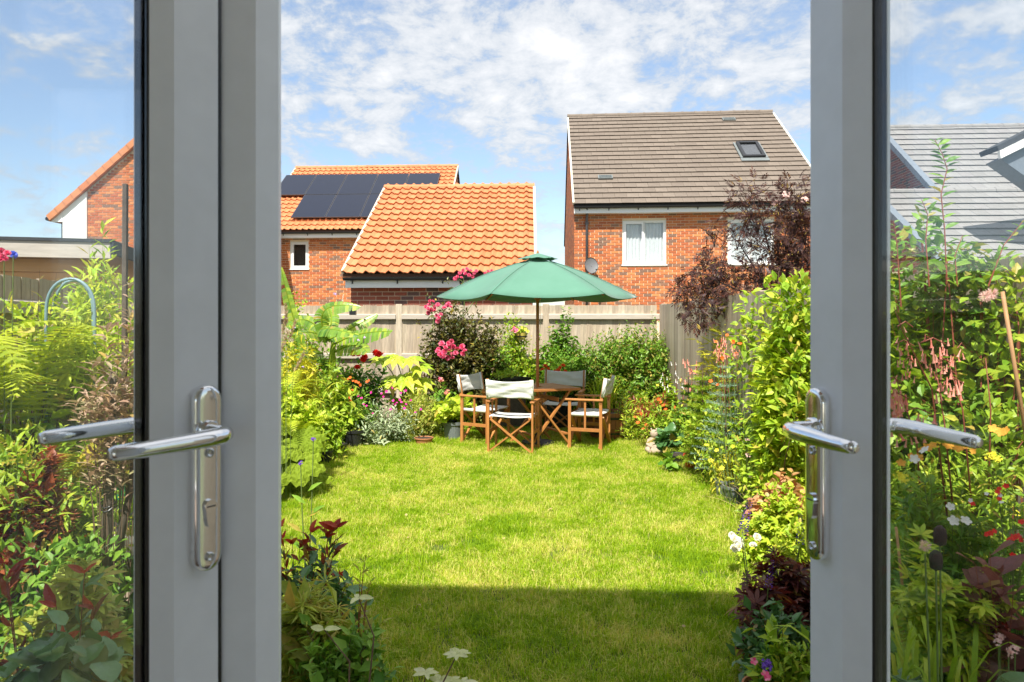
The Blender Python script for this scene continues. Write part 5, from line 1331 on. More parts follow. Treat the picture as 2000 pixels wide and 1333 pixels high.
flowers_px(r, 'dahlia', 'orangered', [(1065,715),(1072,722),(1060,723),(1084,727),(1094,719),(1090,724),(1100,714),(1122,729),(1067,728),(1078,729),(1097,729),(1104,726)], 10.3, .075)
plant('shrub', 'green foliage low behind the table', 1050, 10.7, 770, 200, 130, 16, 'ovate', .055, 'yellowg', depth=.3)
pt = pot('black pot under the orange-red flowers', 1088, 10.5, .5, .45, 'pot_black')
# barrel behind the right chair
br = thing('barrel_planter', 'red-brown wooden half barrel behind the right chair', 'planter', G(1190, 9.6))
for k in range(18):
    a = 2*math.pi*k/18; b = MB(); vs = []
    for z, rr_ in ((0, .24), (.16, .285), (.36, .29)):
        for aa in (a, a+.335):
            vs += [(rr_*math.cos(aa), rr_*math.sin(aa), z), ((rr_-.02)*math.cos(aa), (rr_-.02)*math.sin(aa), z)]
    b.add(vs, [(i*4, i*4+2, i*4+6, i*4+4) for i in (0, 1)]+[(i*4+1, i*4+5, i*4+7, i*4+3) for i in (0, 1)]+[(8, 10, 11, 9), (0, 4, 5, 1), (4, 8, 9, 5), (2, 3, 7, 6), (6, 7, 11, 10)]); b.build('stave', M['barrel'], br)
for z, q in ((.08, .266), (.28, .293)):
    b = MB(); b.lathe([(q,z),(q+.004,z),(q+.006,z+.03),(q,z+.03)], 24); b.build('hoop', M['gutter'], br)
b = MB(); b.lathe([(0,.32),(.27,.32)], 20); b.build('compost', M['soil'], br)

# ---- right bed, far to near
r, tip, h, rng = plant('heuchera', 'mixed red and lime low clump right of the chairs', 1262, 9.5, 765, 120, 120, 12, 'lance', .06, 'redbrown', 'stem_red', cat='plant', depth=.7, t0=.15)
plant('shrub', 'lime and gold low foliage among the red clump', 1250, 9.9, 760, 140, 110, 14, 'ovate', .05, 'yellowg', 'stem_green', depth=.6, t0=.15)
plant('wispy_grass', 'yellow-green wispy plant with thin stems beside the right chair', 1228, 9.3, 770, 60, 40, 12, 'narrow', .07, 'lime', 'stem_green', cat='plant', keep=1, t0=.1)
r, tip, h, rng = plant('penstemon', 'tall coral flower spikes leaning in front of the side fence', 1345, 9.2, 700, 60, 14, 6, 'lance', .07, 'yellowg', 'stem_red', cat='flower', keep=1)
def spray(root, pts, d, n, spread, kind, mat, size, facing=(0,0,1)):
    rng = np.random.default_rng(3)
    for (x0, y0, x1, y1) in pts:
        b = MB(); p, q = P(x0, y0, d)-root.location, P(x1, y1, d)-root.location; b.tube([(p.x*.5, p.y*.5, 0), p, q], [.004, .0035, .002], 4); b.build('flower_stem', M['stem_red'], root)
        for i in range(n):
            t = (i+.5)/n; put_flower(root, kind, mat, P(x0+(x1-x0)*t+rng.normal(0, spread), y0+(y1-y0)*t+rng.normal(0, spread*.7), d+rng.uniform(-.04, .04)), size*rng.uniform(.7, 1.2), facing, rng)
spray(r, [(1352,728,1336,700),(1368,722,1360,705),(1358,762,1334,740),(1366,735,1358,712)], 9.0, 14, 3.0, 'tube', 'coral', .055)
r, tip, h, rng = plant('hosta_flowers', 'pale lilac-white drooping bell flowers near the side fence', 1305, 9.6, 740, 60, 26, 8, 'heart', .08, 'yellowg', 'stem_green', cat='flower')
spray(r, [(1322,760,1318,706),(1300,765,1295,728),(1338,762,1330,735)], 9.4, 9, 4.0, 'tube', 'whitep', .045)
r, tip, h, rng = plant('crocosmia', 'scarlet and yellow flower clump at the right lawn edge', 1305, 8.8, 790, 130, 90, 12, 'lance', .08, 'yellowg', 'stem_green', cat='flower', depth=.6, t0=.1)
flowers_px(r, 'simple', 'orangered', [(1290,786),(1296,792),(1286,780),(1318,796),(1312,800),(1240,815),(1252,808),(1246,826),(1262,830),(1256,838),(1300,800)], 8.6, .045)
flowers_px(r, 'simple', 'yellowp', [(1284,753),(1310,858),(1318,852),(1300,848),(1294,862),(1325,858)], 8.5, .04)
plant('brunnera', 'large grey-green heart leaves above a black tray', 1308, 8.1, 835, 60, 12, 4, 'heart', .11, 'glossy', 'stem_green', cat='plant', nparts=60, z0=.10, depth=.6)
pot('shallow black tray pot at the right lawn edge', 1322, 7.9, .26, .10)
# stone figure: a small seated carved creature
st = thing('stone_ornament', 'small weathered stone figure sitting at the right lawn edge', 'garden ornament', G(1277, 8.55))
b = MB(); b.lathe([(0,0),(.11,0),(.115,.03),(.10,.05),(.085,.09),(.065,.14),(.055,.17),(.03,.185),(0,.19)], 16); b.build('body', M['stone'], st, smooth=True)
b = MB(); b.lathe([(0,.175),(.03,.18),(.045,.205),(.047,.235),(.035,.262),(.0,.275)], 14, c=(0,-.01,0)); hd = b.build('head', M['stone'], st, smooth=True)
for s in (-1, 1):
    b = MB(); b.tube([(s*.055,-.01,.15),(s*.085,-.04,.10),(s*.045,-.085,.07)], [.022,.02,.014], 8); b.build('arm', M['stone'], st, smooth=True)
    b = MB(); b.tube([(s*.06,-.02,.04),(s*.09,-.09,.055),(s*.06,-.13,.015)], [.035,.032,.022], 8); b.build('leg', M['stone'], st, smooth=True)
    b = MB(); b.tube([(s*.025,-.005,.262),(s*.034,-.0,.29)], [.014,.006], 6); b.build('ear', M['stone'], hd, smooth=True)
# young conifers and spruce
def conifer(label, x, d, ytop, wpx, mat, nw=11, leafs=.03, z0=0.0, name='young_conifer'):
    SEED[0] += 1; rng = np.random.default_rng(SEED[0]); loc = G(x, d, z0); root = thing(name, label, 'conifer', loc); h = EYE-(ytop-HY)/F*d-z0; r0 = wpx/2/F*d
    b = MB(); b.tube([(0,0,0),(0,0,h)], [.014,.003], 6); b.build('trunk', M['stem_brown'], root)
    for w in range(nw):
        z = h*(.12+.84*w/nw); rad = r0*(1-w/nw)**.8+.03; nb = 7
        for k in range(nb):
            a = 2*math.pi*(k+rng.uniform(-.2, .2))/nb+w; m_ = int(max(14, 120*rad/max(r0, .05)*1.2)); t = np.sort(rng.uniform(0.02, 1, m_)); o = np.array((math.cos(a), math.sin(a), 0)); sd = np.array((-math.sin(a), math.cos(a), 0))
            side = rng.choice([-1, 0, 1], m_); off = np.where(side == 0, 0, rng.uniform(0, .38, m_)*rad*(1-t))*side
            pos = o*(rad*t)[:, None]+sd*off[:, None]+np.array((0, 0, 1.))*(z+.28*rad*t-.1*rad*t*t)[:, None]
            D = o*.9+sd*(side*.9)[:, None]+rng.normal(0, .45, (m_, 3))+np.array((0, 0, .25))
            q = MB(); q.add(*place(t_simple(.12, 0, .4), pos, D, rng.normal(0, 1, (m_, 3)), np.full(m_, leafs))); q.build('branch', M[mat], root)
    return root
conifer('small blue-grey spruce standing against the side fence', 1418, 6.7, 690, 130, 'blue_spruce', 12, .026)
conifer('pale lime young conifer tip rising by the dark elder', 1521, 5.6, 530, 90, 'lime', 12, .024)
conifer('bright green young pine in front of the spruce', 1372, 7.2, 715, 80, 'yellowg', 10, .05)
conifer('low bright green pine at the side fence foot', 1345, 8.6, 735, 50, 'green', 8, .045)
r, tip, h, rng = plant('cape_fuchsia', 'red tubular flower sprays rising before the side fence', 1440, 7.3, 660, 120, 70, 10, 'ovate', .055, 'yellowg', 'stem_red', cat='flower', depth=.5)
spray(r, [(1420,700,1405,662),(1440,700,1430,672),(1412,700,1400,685),(1460,698,1450,668),(1405,690,1412,655)], 7.1, 15, 6.0, 'tube', 'coral', .042, (0,0,.9))
plant('rowan', 'young tree with golden-green pinnate leaves over the fence', 1405, 7.9, 590, 110, 34, 7, 'pinnate', .15, 'yellow', 'stem_brown', cat='tree', zlo=.55, t0=.5, updir=0, depth=.6)
plant('shrub', 'large bright yellow-green shrub by the right meeting stile', 1535, 5.3, 565, 120, 230, 15, 'ovate', .075, 'lime', 'stem_brown', depth=.55, nparts=150, zlo=.2, t0=.3)
plant('shrub', 'mid green shrub filling below the yellow-green one', 1530, 5.4, 700, 130, 260, 16, 'ovate', .05, 'yellowg', depth=.45, zlo=.05, nparts=60)
plant('bay_shrub', 'shrub with long drooping glossy leaves at the right stile', 1530, 5.7, 640, 110, 60, 8, 'lance', .15, 'yellowg', 'stem_brown', nparts=120, updir=-.4, depth=.5, zlo=.5, t0=.55)
plant('elder_shoots', 'dark shrub in deep shade along the side fence', 1400, 8.4, 735, 180, 200, 14, 'ovate', .055, 'green', depth=.35, zlo=.05)
plant('euphorbia', 'low lime mound left of the black pots', 1425, 6.8, 835, 150, 150, 14, 'lance', .05, 'lime', 'stem_green', cat='plant', depth=.5, t0=.15, zlo=.05)
plant('shrub', 'bright mixed foliage mound under the right stile', 1515, 5.7, 810, 170, 230, 14, 'ovate', .045, 'yellowg', 'stem_green', depth=.5, zlo=.05, t0=.15, nparts=60)
plant('shrub', 'gold-green spiky mound above the grey pots', 1440, 6.3, 880, 110, 110, 12, 'lance', .055, 'yellow', 'stem_green', cat='plant', depth=.5, t0=.15)
plant('bamboo', 'fine narrow-leaved lime clump before the side fence', 1392, 7.4, 780, 120, 110, 16, 'narrow', .07, 'lime', 'stem_green', cat='bamboo', depth=.5, t0=.15, updir=-.1)
plant('strap_plant', 'arching narrow dark leaves below the spruce', 1450, 6.9, 790, 120, 80, 10, 'narrow', .10, 'green', 'stem_green', cat='plant', depth=.5, t0=.1)
pot('bright red pot lying tilted at the right lawn edge', 1352, 7.55, .16, .17, 'pot_red').rotation_euler = (R(14), R(-8), 0)
pot('grey square pot at the right lawn edge, left of the green tub', 1415, 6.30, .17, .17, 'pot_grey')
pot('dark green-grey tub with a pale rim at the right lawn edge', 1440, 6.15, .24, .15, 'pot_grey')
pot('black pot behind the dark green-grey tub', 1450, 6.5, .22, .22, 'pot_black')
plant('weed', 'small broad-leaved weed growing in the lawn by the red pot', 1310, 7.4, 885, 34, 8, 4, 'heart', .075, 'green', 'stem_green', cat='plant', nparts=20)
r, tip, h, rng = plant('heuchera', 'peach and pink leaved mound near the right stile', 1530, 4.95, 930, 150, 130, 10, 'round', .05, 'peach', 'stem_red', cat='plant', depth=.5, nparts=100, t0=.2)
plant('geranium', 'lime leaved mound between the peach leaves and dark purple foliage', 1525, 4.6, 985, 140, 110, 10, 'palm5', .055, 'lime', 'stem_green', cat='plant', depth=.5, nparts=80, t0=.2)
strap('dry_grass', 'bleached dry stems leaning out beside the black pots', 1480, 5.4, .30, 26, 'dry', 1.2, .006, .05, cat='dead stems', droop=.1)
r, tip, h, rng = plant('rose', 'small cream and apricot rose at the right lawn edge', 1465, 4.55, 1050, 50, 20, 8, 'ovate', .04, 'lime', 'stem_green', cat='flower')
flowers_px(r, 'rose', 'cream', [(1434,1052),(1437,1071),(1444,1065),(1430,1046),(1441,1058),(1471,1066),(1478,1050)], 4.3, .055)
# purple foliage and salvias
plant('heuchera', 'dark purple maple-leaved shrub at the lower right stile', 1535, 3.35, 1060, 170, 34, 8, 'maple', .065, 'purple', 'stem_dark', cat='shrub', depth=.6, nparts=260, t0=.25, updir=0, flip=.5)
plant('heuchera', 'outer sprays of dark purple leaves reaching over the lawn', 1500, 3.15, 1130, 150, 22, 7, 'maple', .065, 'purple', 'stem_dark', cat='shrub', depth=.6, nparts=150, t0=.4)
sal = thing('salvia', 'four purple salvia spikes rising among the dark purple leaves', 'flower', G(1490, 3.5))
for x0, y0, y1, d in ((1450, 1040, 980, 3.9), (1563, 1065, 1010, 3.5), (1500, 1150, 1100, 3.0), (1448, 1050, 985, 3.3)):
    w = P(x0, y0, d); hgt = (y0-y1)/F*d*1.2; put_flower(sal, 'spike', 'violet', w, hgt, (0,0,1)); stem_to(sal, w, .003, b0=.6)
plant('azalea', 'small green whorled-leaf shrub at the lower right stile', 1545, 2.75, 1235, 150, 90, 9, 'lance', .045, 'yellowg', 'stem_brown', depth=.6, nparts=200, t0=.3)
plant('azalea', 'blue-green leafy shrub under the purple foliage', 1520, 3.0, 1190, 160, 80, 9, 'ovate', .045, 'glossy', 'stem_brown', depth=.6, nparts=120, t0=.3)
pot('terracotta bowl at the bottom right with purple flowers', 1500, 2.78, .19, .14, 'terracotta')
r, tip, h, rng = plant('pansy', 'purple and pink bedding in the terracotta bowl', 1500, 2.78, 1270, 60, 16, 6, 'lance', .05, 'green', 'stem_green', cat='flower', z0=.12, nparts=60)
flowers_px(r, 'cluster', 'violet', [(1497,1297),(1500,1304)], 2.7, .05); flowers_px(r, 'simple', 'pink', [(1495,1318),(1500,1325),(1472,1292)], 2.65, .03)
dz = thing('daisy', 'a few small white daisies at the lawn edge beside the purple leaves', 'flower', G(1480, 3.1))
flowers_px(dz, 'simple', 'whitep', [(1470,1241),(1490,1240),(1458,1300)], 3.2, .03, stemmat='stem_green')

# dark elder over the side fence
el = plant('black_elder', 'dark purple cut-leaved elder tree leaning over the side fence', 1500, 7.6, 0, 0, 10, 4, 'elder', .10, 'black_lace', 'stem_dark', cat='tree', loc=(2.55, 8.0, 0), h=2.6, r=.4, keep=1, stemr=.02)[0]
def cloud(root, blobs, leaf, size, mat, name='foliage', stem='stem_dark', flip=.6, upd=.0, parts=0):
    rng = np.random.default_rng(77); L0 = np.array(root.location)
    for (x, y, d, wpx, hpx, n) in blobs:
        c = np.array(P(x, y, d))-L0; rx, rz_ = wpx/2/F*d, hpx/2/F*d
        v = nrm(rng.normal(0, 1, (n, 3)))*(rng.uniform(0, 1, (n, 1))**.4); pos = c+v*np.array((rx, min(rx, .35), rz_))
        D = v*.8+rng.normal(0, .6, (n, 3))+np.array((0, 0, upd)); U = rng.normal(0, flip, (n, 3))+np.array((0, -.3, 1)); S = size*rng.uniform(.6, 1.3, n)
        b = MB(); b.add(*place(TPL[leaf], pos, D, U, S)); b.build(name, M[mat], root, kind='stuff')
        q = MB()
        for k in range(max(3, n//14)):
            p = pos[rng.integers(n)]; m = c+(p-c)*.4-np.array((0, 0, rz_*.5)); q.tube([c-np.array((0, 0, rz_*1.3)), m, p], [.006, .004, .002], 4, cap=False)
        q.build('twig', M[stem], root, kind='stuff')
E = [(1480,395,7.6,110,100,95),(1550,400,7.4,90,110,110),(1520,450,7.5,150,110,170),(1560,500,7.4,90,140,150),(1490,515,7.6,110,90,110),(1405,500,7.7,70,90,45),(1375,540,7.8,90,90,95),(1345,570,7.9,70,60,50),(1400,570,7.8,120,80,110),(1460,560,7.6,130,80,110),(1530,560,7.4,110,80,100),(1365,610,7.2,70,70,70),(1395,450,7.8,40,50,14),(1440,450,7.7,70,60,26),(1575,440,7.3,60,120,80)]
cloud(el, [(x, y, d, w, h_, int(n*1.4)) for x, y, d, w, h_, n in E], 'elder', .105, 'black_lace')
b = MB()
for (x0, y0, x1, y1) in ((1530,600,1550,400),(1530,600,1480,400),(1520,600,1375,540),(1520,600,1440,470),(1540,600,1575,440),(1500,600,1365,600)):
    p, q = P(x0, y0+20, 7.6)-el.location, P(x1, y1, 7.6)-el.location; b = MB(); b.tube([(0,0,1.2), p, (p+q)/2+Vector((0,0,.06)), q], [.03,.018,.011,.004], 6); b.build('branch', M['stem_dark'], el)
flowers_px(el, 'cluster', 'palepink', [(1515,398),(1535,382),(1571,392)], 7.3, .09)

# ---- left bed beside the left stile, near to far
def ribbed_leaf(root, c, D, U, size, mat='gunnera'):
    rng = np.random.default_rng(int(size*1000)); nr, ns = 12, 56; vs = []; fs = []
    for i in range(nr+1):
        r = i/nr
        for j in range(ns):
            a = 2*math.pi*j/ns; lob = 1+.13*math.cos(a*7)+.05*math.cos(a*21+1)*(r > .8)
            R_ = r*lob*(1-.35*max(0, math.cos(a+math.pi))**6)
            z = -.22*r*r+.09*abs(math.cos(a*7))*r+.04*math.cos(r*30+math.cos(a*7)*4)*r
            vs.append((math.sin(a)*R_*.5, math.cos(a)*R_*.5, z*.6))
    for i in range(nr):
        for j in range(ns): fs.append((i*ns+j, i*ns+(j+1) % ns, (i+1)*ns+(j+1) % ns, (i+1)*ns+j))
    b = MB(); b.add(vs, fs); o = b.build('leaf', M[mat], root, smooth=False)
    w = Vector(c)-root.location; o.matrix_local = frames(np.array([w]), np.array([D], float), np.array([U], float), [size])[0]
    b = MB(); b.tube([(0,0,0),(w.x*.6,w.y*.6,w.z*.6),(w.x,w.y,w.z-.01)], [.014,.012,.008], 6); b.build('leaf_stalk', M['stem_green'], root)
gu = thing('ribbed_leaf_plant', 'clump of huge corrugated green leaves left of the lawn', 'plant', G(560, 6.6))
for (x, y, d, D, U, s) in ((575,905,6.3,(.5,-.7,-.5),(.25,-.75,.6),.46),(600,930,6.5,(.8,-.5,-.5),(.3,-.6,.7),.40),(545,870,6.4,(-.4,-.6,-.1),(0,-.5,.9),.48),(590,860,6.9,(.7,-.2,-.2),(0,-.6,.8),.42),(540,830,7.1,(-.3,-.8,.1),(0,-.5,.9),.45),(515,930,6.2,(-.8,-.6,-.2),(0,-.5,.9),.46)): ribbed_leaf(gu, P(x, y, d), D, U, s)
plant('shrub', 'yellow-green feathery mass left of the lawn above the corrugated leaves', 570, 7.3, 750, 150, 220, 16, 'lance', .075, 'lime', 'stem_green', depth=.5, t0=.15, updir=-.1, nparts=60)
plant('shrub', 'mid green plants between the golden grass and the back pots', 622, 8.0, 790, 110, 130, 14, 'lance', .07, 'yellowg', 'stem_green', depth=.5, t0=.1)
mi = thing('miscanthus', 'pinkish feathery grass plumes by the left meeting bar', 'ornamental grass', G(552, 6.2))
for x, y in ((552,655),(563,668),(548,690),(560,640),(573,728)):
    w = P(x, y, 6.2); put_flower(mi, 'plume', 'pinkwillow', w, .20, (.25, 0, 1)); stem_to(mi, w, .002, b0=.7)
vb = thing('verbena', 'tall thin verbena stem with a dark flower head at the left lawn edge', 'flower', G(600, 4.1))
for (x, y) in ((612,858),(587,905)):
    w = P(x, y, 4.1); put_flower(vb, 'cluster', 'violet', w, .03); stem_to(vb, w, .0035, b0=.1)
b = MB()
for i, (x, y, dx) in enumerate(((601,960,1),(598,985,-1),(603,1010,1),(590,1040,-1),(606,1005,1),(596,1075,-1))):
    w = np.array(P(x, y, 4.1)-vb.location)[None]; b.add(*place(TPL['lance'], w, np.array([(dx, -.2, .8)]), np.array([(0, -.7, .6)]), [.10]))
b.build('foliage', M['green'], vb, kind='stuff')
# photinia beside the stile
def tipped(label, x, d, pts, red_sz, n, h, wpx, green='glossy', name='photinia', nparts=150, ytop=None):
    r, tip, hh, rng = plant(name, label, x, d, ytop, wpx, n, 9, 'lance', red_sz*.95, green, 'stem_red', depth=.6, nparts=nparts, t0=.3, keep=1, h=h)
    tm = MB(); tm.add(*t_big(.34, 6, .2, .2)); me = tm.mesh('red_leaf', M['redleaf'])
    for (px, py) in pts:
        w = P(px, py, d); stem_to(r, w, .002, 'stem_red', b0=.4)
        l = Vector(w)-r.location; k = 3
        la = np.array(l); nn = 9; tt = rng.uniform(.5, .97, (nn, 1)); pos = np.array((l.x*.4, l.y*.4, 0))*(1-tt)+la*tt; gb = MB()
        gb.add(*place(TPL['lance'], pos, rng.normal(0, .7, (nn, 3))+np.array((0, 0, .6)), rng.normal(0, .5, (nn, 3))+np.array((0, -.4, 1)), red_sz*rng.uniform(.6, 1.1, nn))); gb.build('shoot', M['glossy' if rng.uniform() < .6 else 'redbrown'], r, kind='stuff')
        for j in range(k):
            a = rng.uniform(0, 6.3); D = np.array([(math.cos(a)*.9, math.sin(a)*.6-.2, .6)]); m = frames(np.array([l]), D, rng.normal(0, .4, (1, 3))+np.array([(0, -.8, .6)]), [red_sz*rng.uniform(.45, 1.1)])[0]
            link('red_leaf', me, r, m)
    return r
tipped('red-tipped evergreen shrub in the lower left beside the meeting bar', 590, 3.35, [(553,1052),(571,1062),(606,1040),(642,1042),(659,1030),(665,1128),(548,1030),(640,1050),(585,1068),(650,1035)], .085, 42, None, 190, ytop=1085)
plant('japanese_maple', 'soft lime cut-leaved maple at the bottom left of the lawn', 590, 2.75, 1150, 220, 150, 12, 'lace', .075, 'lace_lime', 'stem_dark', cat='shrub', depth=.6, nparts=280, t0=.25, updir=-.05)
plant('shrub', 'mixed fine green shrub at the bottom left edge of the lawn', 665, 2.55, 1215, 200, 120, 10, 'lance', .05, 'green', 'stem_brown', depth=.6, nparts=220, t0=.25)
plant('shrub', 'grey-green leaves with pale edges below the red tips', 630, 3.0, 1110, 190, 44, 8, 'ovate', .06, 'glossy', 'stem_red', depth=.6, nparts=180, keep=1, t0=.35)
plant('spirea', 'wiry stems with pale leaf sprays arching over the lawn edge', 690, 2.9, 1090, 130, 16, 7, 'narrow', .05, 'lace_lime', 'stem_red', depth=.5, nparts=80, keep=1, t0=.5)
va = thing('variegated_shrub', 'sprigs of cream variegated leaves at the bottom of the lawn', 'shrub', G(800, 2.35))
tm = MB(); tm.add(*t_big(.42, 6, .12, .2)); me = tm.mesh('leaf', M['variegated']); rg = np.random.default_rng(4)
for (x, y, n) in ((893,1278,8),(832,1315,5),(860,1330,6),(880,1333,5),(700,1168,3),(633,1230,2),(905,1336,4)):
    w = P(x, y, 2.45); l = w-va.location
    for j in range(n):
        a = 2*math.pi*j/n+rg.uniform(-.3, .3); D = np.array([(math.cos(a), math.sin(a), .15)]); link('leaf', me, va, frames(np.array([l]), D, np.array([(0, -.5, 1.)])+rg.normal(0, .2, (1, 3)), [.048*rg.uniform(.8, 1.2)])[0])
    b = MB(); b.tube([(l.x*.3-.1, l.y*.3-.1, 0), (l.x*.7, l.y*.8, l.z*.8), l], [.004, .003, .002], 5); b.build('stem', M['stem_brown'], va)

# ---- left pane
fern('tree_fern', 'large bright lime fern with long arching fronds in the left pane', G(60, 3.6), 11, .85, 'fernlime', (20, 60), trunk=.98, np_=22, w=.36, arch=.52)
fern('tree_fern', 'second lime fern behind the door lever in the left pane', G(175, 3.9), 11, .75, 'fernlime', (20, 60), trunk=.92, np_=22, w=.36, arch=.52)
fern('tree_fern', 'lime fern at the far left edge of the frame', G(-40, 3.4), 9, .85, 'fernlime', (20, 60), trunk=1.05, np_=22, w=.36, arch=.52)
fern('fern', 'bronze-tinted fern under the door lever in the left pane', G(120, 3.35), 13, .5, 'fernbronze', (15, 45), trunk=.72, np_=20, w=.34, arch=.45)
fern('fern', 'mid green upright fern below the bronze fern', G(150, 3.2), 11, .50, 'ferngreen', (30, 75), trunk=.45, np_=22, w=.32, arch=.3)
fern('fern', 'mid green fern at the lower left of the left pane', G(40, 3.1), 11, .55, 'ferngreen', (25, 70), trunk=.45, np_=22, w=.32, arch=.35)
fern('fern', 'green fern half hidden by the stake', G(220, 3.5), 9, .45, 'ferngreen', (20, 60), trunk=.15, np_=26, w=.34, arch=.25)
plant('japanese_maple', 'small red-brown cut-leaved maple in the left pane', 55, 3.0, 905, 190, 80, 10, 'lace', .06, 'redbrown', 'stem_red', cat='shrub', depth=.5, zlo=.75, t0=.6, nparts=120)
plant('japanese_maple', 'lime cut-leaved maple above the glossy leaves in the left pane', 130, 2.45, 1120, 260, 130, 10, 'maple', .06, 'lace_lime', 'stem_dark', cat='shrub', depth=.5, zlo=.3, t0=.4, nparts=220)
tipped('red-leaved evergreen shrub at the bottom of the left pane', 110, 2.2, [(15,1130),(110,1185),(185,1190),(130,1250),(8,1100),(165,1120),(215,1250)], .085, 30, None, 260, ytop=1180, nparts=140)
plant('hydrangea', 'broad glossy rounded leaves filling the bottom left corner', 110, 2.0, 1225, 300, 60, 8, 'heart', .085, 'glossy', 'stem_green', cat='shrub', depth=.6, nparts=260, t0=.3)
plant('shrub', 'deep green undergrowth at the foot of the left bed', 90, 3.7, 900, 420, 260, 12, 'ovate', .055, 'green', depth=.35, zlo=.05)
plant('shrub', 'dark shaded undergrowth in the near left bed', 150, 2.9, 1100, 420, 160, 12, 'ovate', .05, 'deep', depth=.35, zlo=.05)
plant('bamboo', 'golden-green bamboo leaves against the left fence', 190, 4.4, 530, 150, 170, 18, 'narrow', .085, 'lime', 'stem_green', cat='bamboo', depth=.5, zlo=.3, t0=.3)
plant('jasmine', 'yellow-green climber on the left fence under the wire hoop', 120, 4.0, 610, 190, 240, 16, 'lance', .055, 'lime', 'stem_brown', cat='climber', depth=.35, zlo=.2, t0=.3, nparts=80)
plant('bamboo', 'bright bamboo tips above the shed roof edge', 205, 4.6, 462, 90, 36, 9, 'narrow', .09, 'yellowg', 'stem_green', cat='bamboo', depth=.4, zlo=.7, t0=.7)
r, tip, h, rng = plant('wildflower', 'thin dry seeding stems in front of the left fence', 60, 3.7, 560, 150, 50, 6, 'narrow', .04, 'dry', 'stem_brown', cat='dead stems', keep=1, t0=.4, stemr=.0035, zlo=.5)
plant('bean', 'pale broad-leaved climber at the far left fence', 55, 3.6, 600, 130, 16, 6, 'heart', .075, 'yellowg', 'stem_green', cat='climber', nparts=40, zlo=.6, t0=.5)
r = thing('rose', 'pink rose and blue cornflower at the far left edge', 'flower', G(10, 3.4))
flowers_px(r, 'rose', 'pink', [(5,500),(14,496),(3,508),(10,506),(2,492)], 3.3, .035); flowers_px(r, 'dahlia', 'bluep', [(26,498)], 3.3, .035)
for x, y in ((8,498),(26,500)): stem_to(r, P(x, y, 3.3), .003, b0=.5)
# hoop trellis
ho = thing('hoop_trellis', 'two blue-grey arched plastic hoops among the climber in the left pane', 'trellis', G(140, 3.8))
for (xa, xb, yt, d, yb) in ((90,185,545,3.75,690),(105,182,548,4.0,700)):
    pts = []; 
    for t in np.linspace(0, 1, 19):
        a = math.pi*(1-t); x = (xa+xb)/2+(xb-xa)/2*math.cos(a); y = yt+70-70*math.sin(a)**.8; pts.append(P(x, y, d)-ho.location)
    pts = [Vector((pts[0].x, pts[0].y, 0))]+pts+[Vector((pts[-1].x, pts[-1].y, 0))]
    b = MB(); b.tube(pts, .0085, 8); b.build('hoop', M['hoop'], ho, smooth=True)
b = MB(); b.tube([P(88,657,3.75)-ho.location, P(180,655,3.9)-ho.location], .006, 6); b.build('crossbar', M['gutter'], ho)
# stake and pinkish willow standard
sk = thing('timber_stake', 'weathered dark timber stake rising above the left fence', 'stake', G(240, 3.6))
b = MB(); w = P(245, 360, 3.6)-sk.location; b.bar((0,0,-.02), tuple(w), .022, .022); b.build('post', M['stake'], sk, bevel=.002)
wi = plant('willow', 'standard willow with pinkish-grey leaf shoots next to the stake', 222, 2.9, 560, 120, 60, 13, 'lance', .055, 'pinkwillow', 'stem_brown', cat='tree', zlo=.72, t0=.55, nparts=200, keep=.3, stemr=.003)[0]
b = MB(); b.tube([(-.06,0,-.02), (-.04,0,.5), (-.01,0,1.0), (0,0,1.35)], [.028,.024,.018,.012], 9); b.build('trunk', M['stake'], wi, smooth=True)
b = MB(); b.tube([(0,0,.55),(.04,.05,.85),(.09,.06,1.3)], [.018,.014,.010], 7); b.build('branch', M['stake'], wi, smooth=True)
b = MB()
for z in (.80, .815): b.tube([(.03*math.cos(a)-.02, .03*math.sin(a), z+.01*math.cos(a*2)) for a in np.linspace(0, 2*math.pi, 13)], .003, 5)
b.build('tie', M['gutter'], wi)
# nursery pots with green labels and white stone ornament
np1 = pot('grey nursery pot with lavender behind the willow trunk', 225, 3.45, .24, .22, 'pot_grey', loc=P(222, 1045, 3.4)-Vector((0,0,.05)))
b = MB(); b.box(-.10,.10,-.10,.10,-.6,-.002); b.build('stand', M['stake'], np1)
lv = plant('lavender', 'grey-green lavender in the nursery pot', 222, 3.4, 0, 0, 60, 8, 'needle', .06, 'silver', 'stem_green', cat='plant', loc=P(222, 1020, 3.4), h=.18, r=.09, t0=.1)[0]
for x in (203, 238):
    lb = thing('plant_label', 'green printed nursery label standing %s the willow trunk' % ('left of' if x < 220 else 'right of'), 'label', P(x, 985, 3.32))
    b = MB(); b.prism([(-.028,0),(.028,0),(.028,.115),(.02,.125),(-.02,.125),(-.028,.115)], -.0006, .0006, T=lambda u, v, w: (u, w, v)); b.build('card', M['label_green'], lb)
    for k, (zz, ww) in enumerate(((.095,.015),(.085,.02),(.030,.018))):
        b = MB(); b.box(-ww, ww, -.0016, -.0008, zz, zz+.004); b.build('print', M['whitep'] if k < 2 else M['yellowp'], lb)
so = thing('stone_ornament', 'pale carved stone ornament with curled limbs beside the willow trunk', 'garden ornament', P(240, 1090, 3.2)-Vector((0,0,.06)))
b = MB(); b.tube([(-.06,0,.10),(-.03,-.02,.15),(.02,-.03,.15),(.05,-.02,.10),(.03,-.03,.03),(-.01,-.02,.0)], [.025,.038,.042,.038,.03,.02], 12); b.build('body', M['marble'], so, smooth=True)
b = MB(); b.tube([(.0,-.05,.10),(.03,-.07,.06),(.02,-.07,.01)], [.018,.02,.014], 10); b.build('arm', M['marble'], so, smooth=True)
b = MB(); b.lathe([(0,.0),(.02,.005),(.03,.03),(.02,.055),(0,.06)], 12, c=(-.07,-.01,.09)); b.build('head', M['marble'], so, smooth=True)
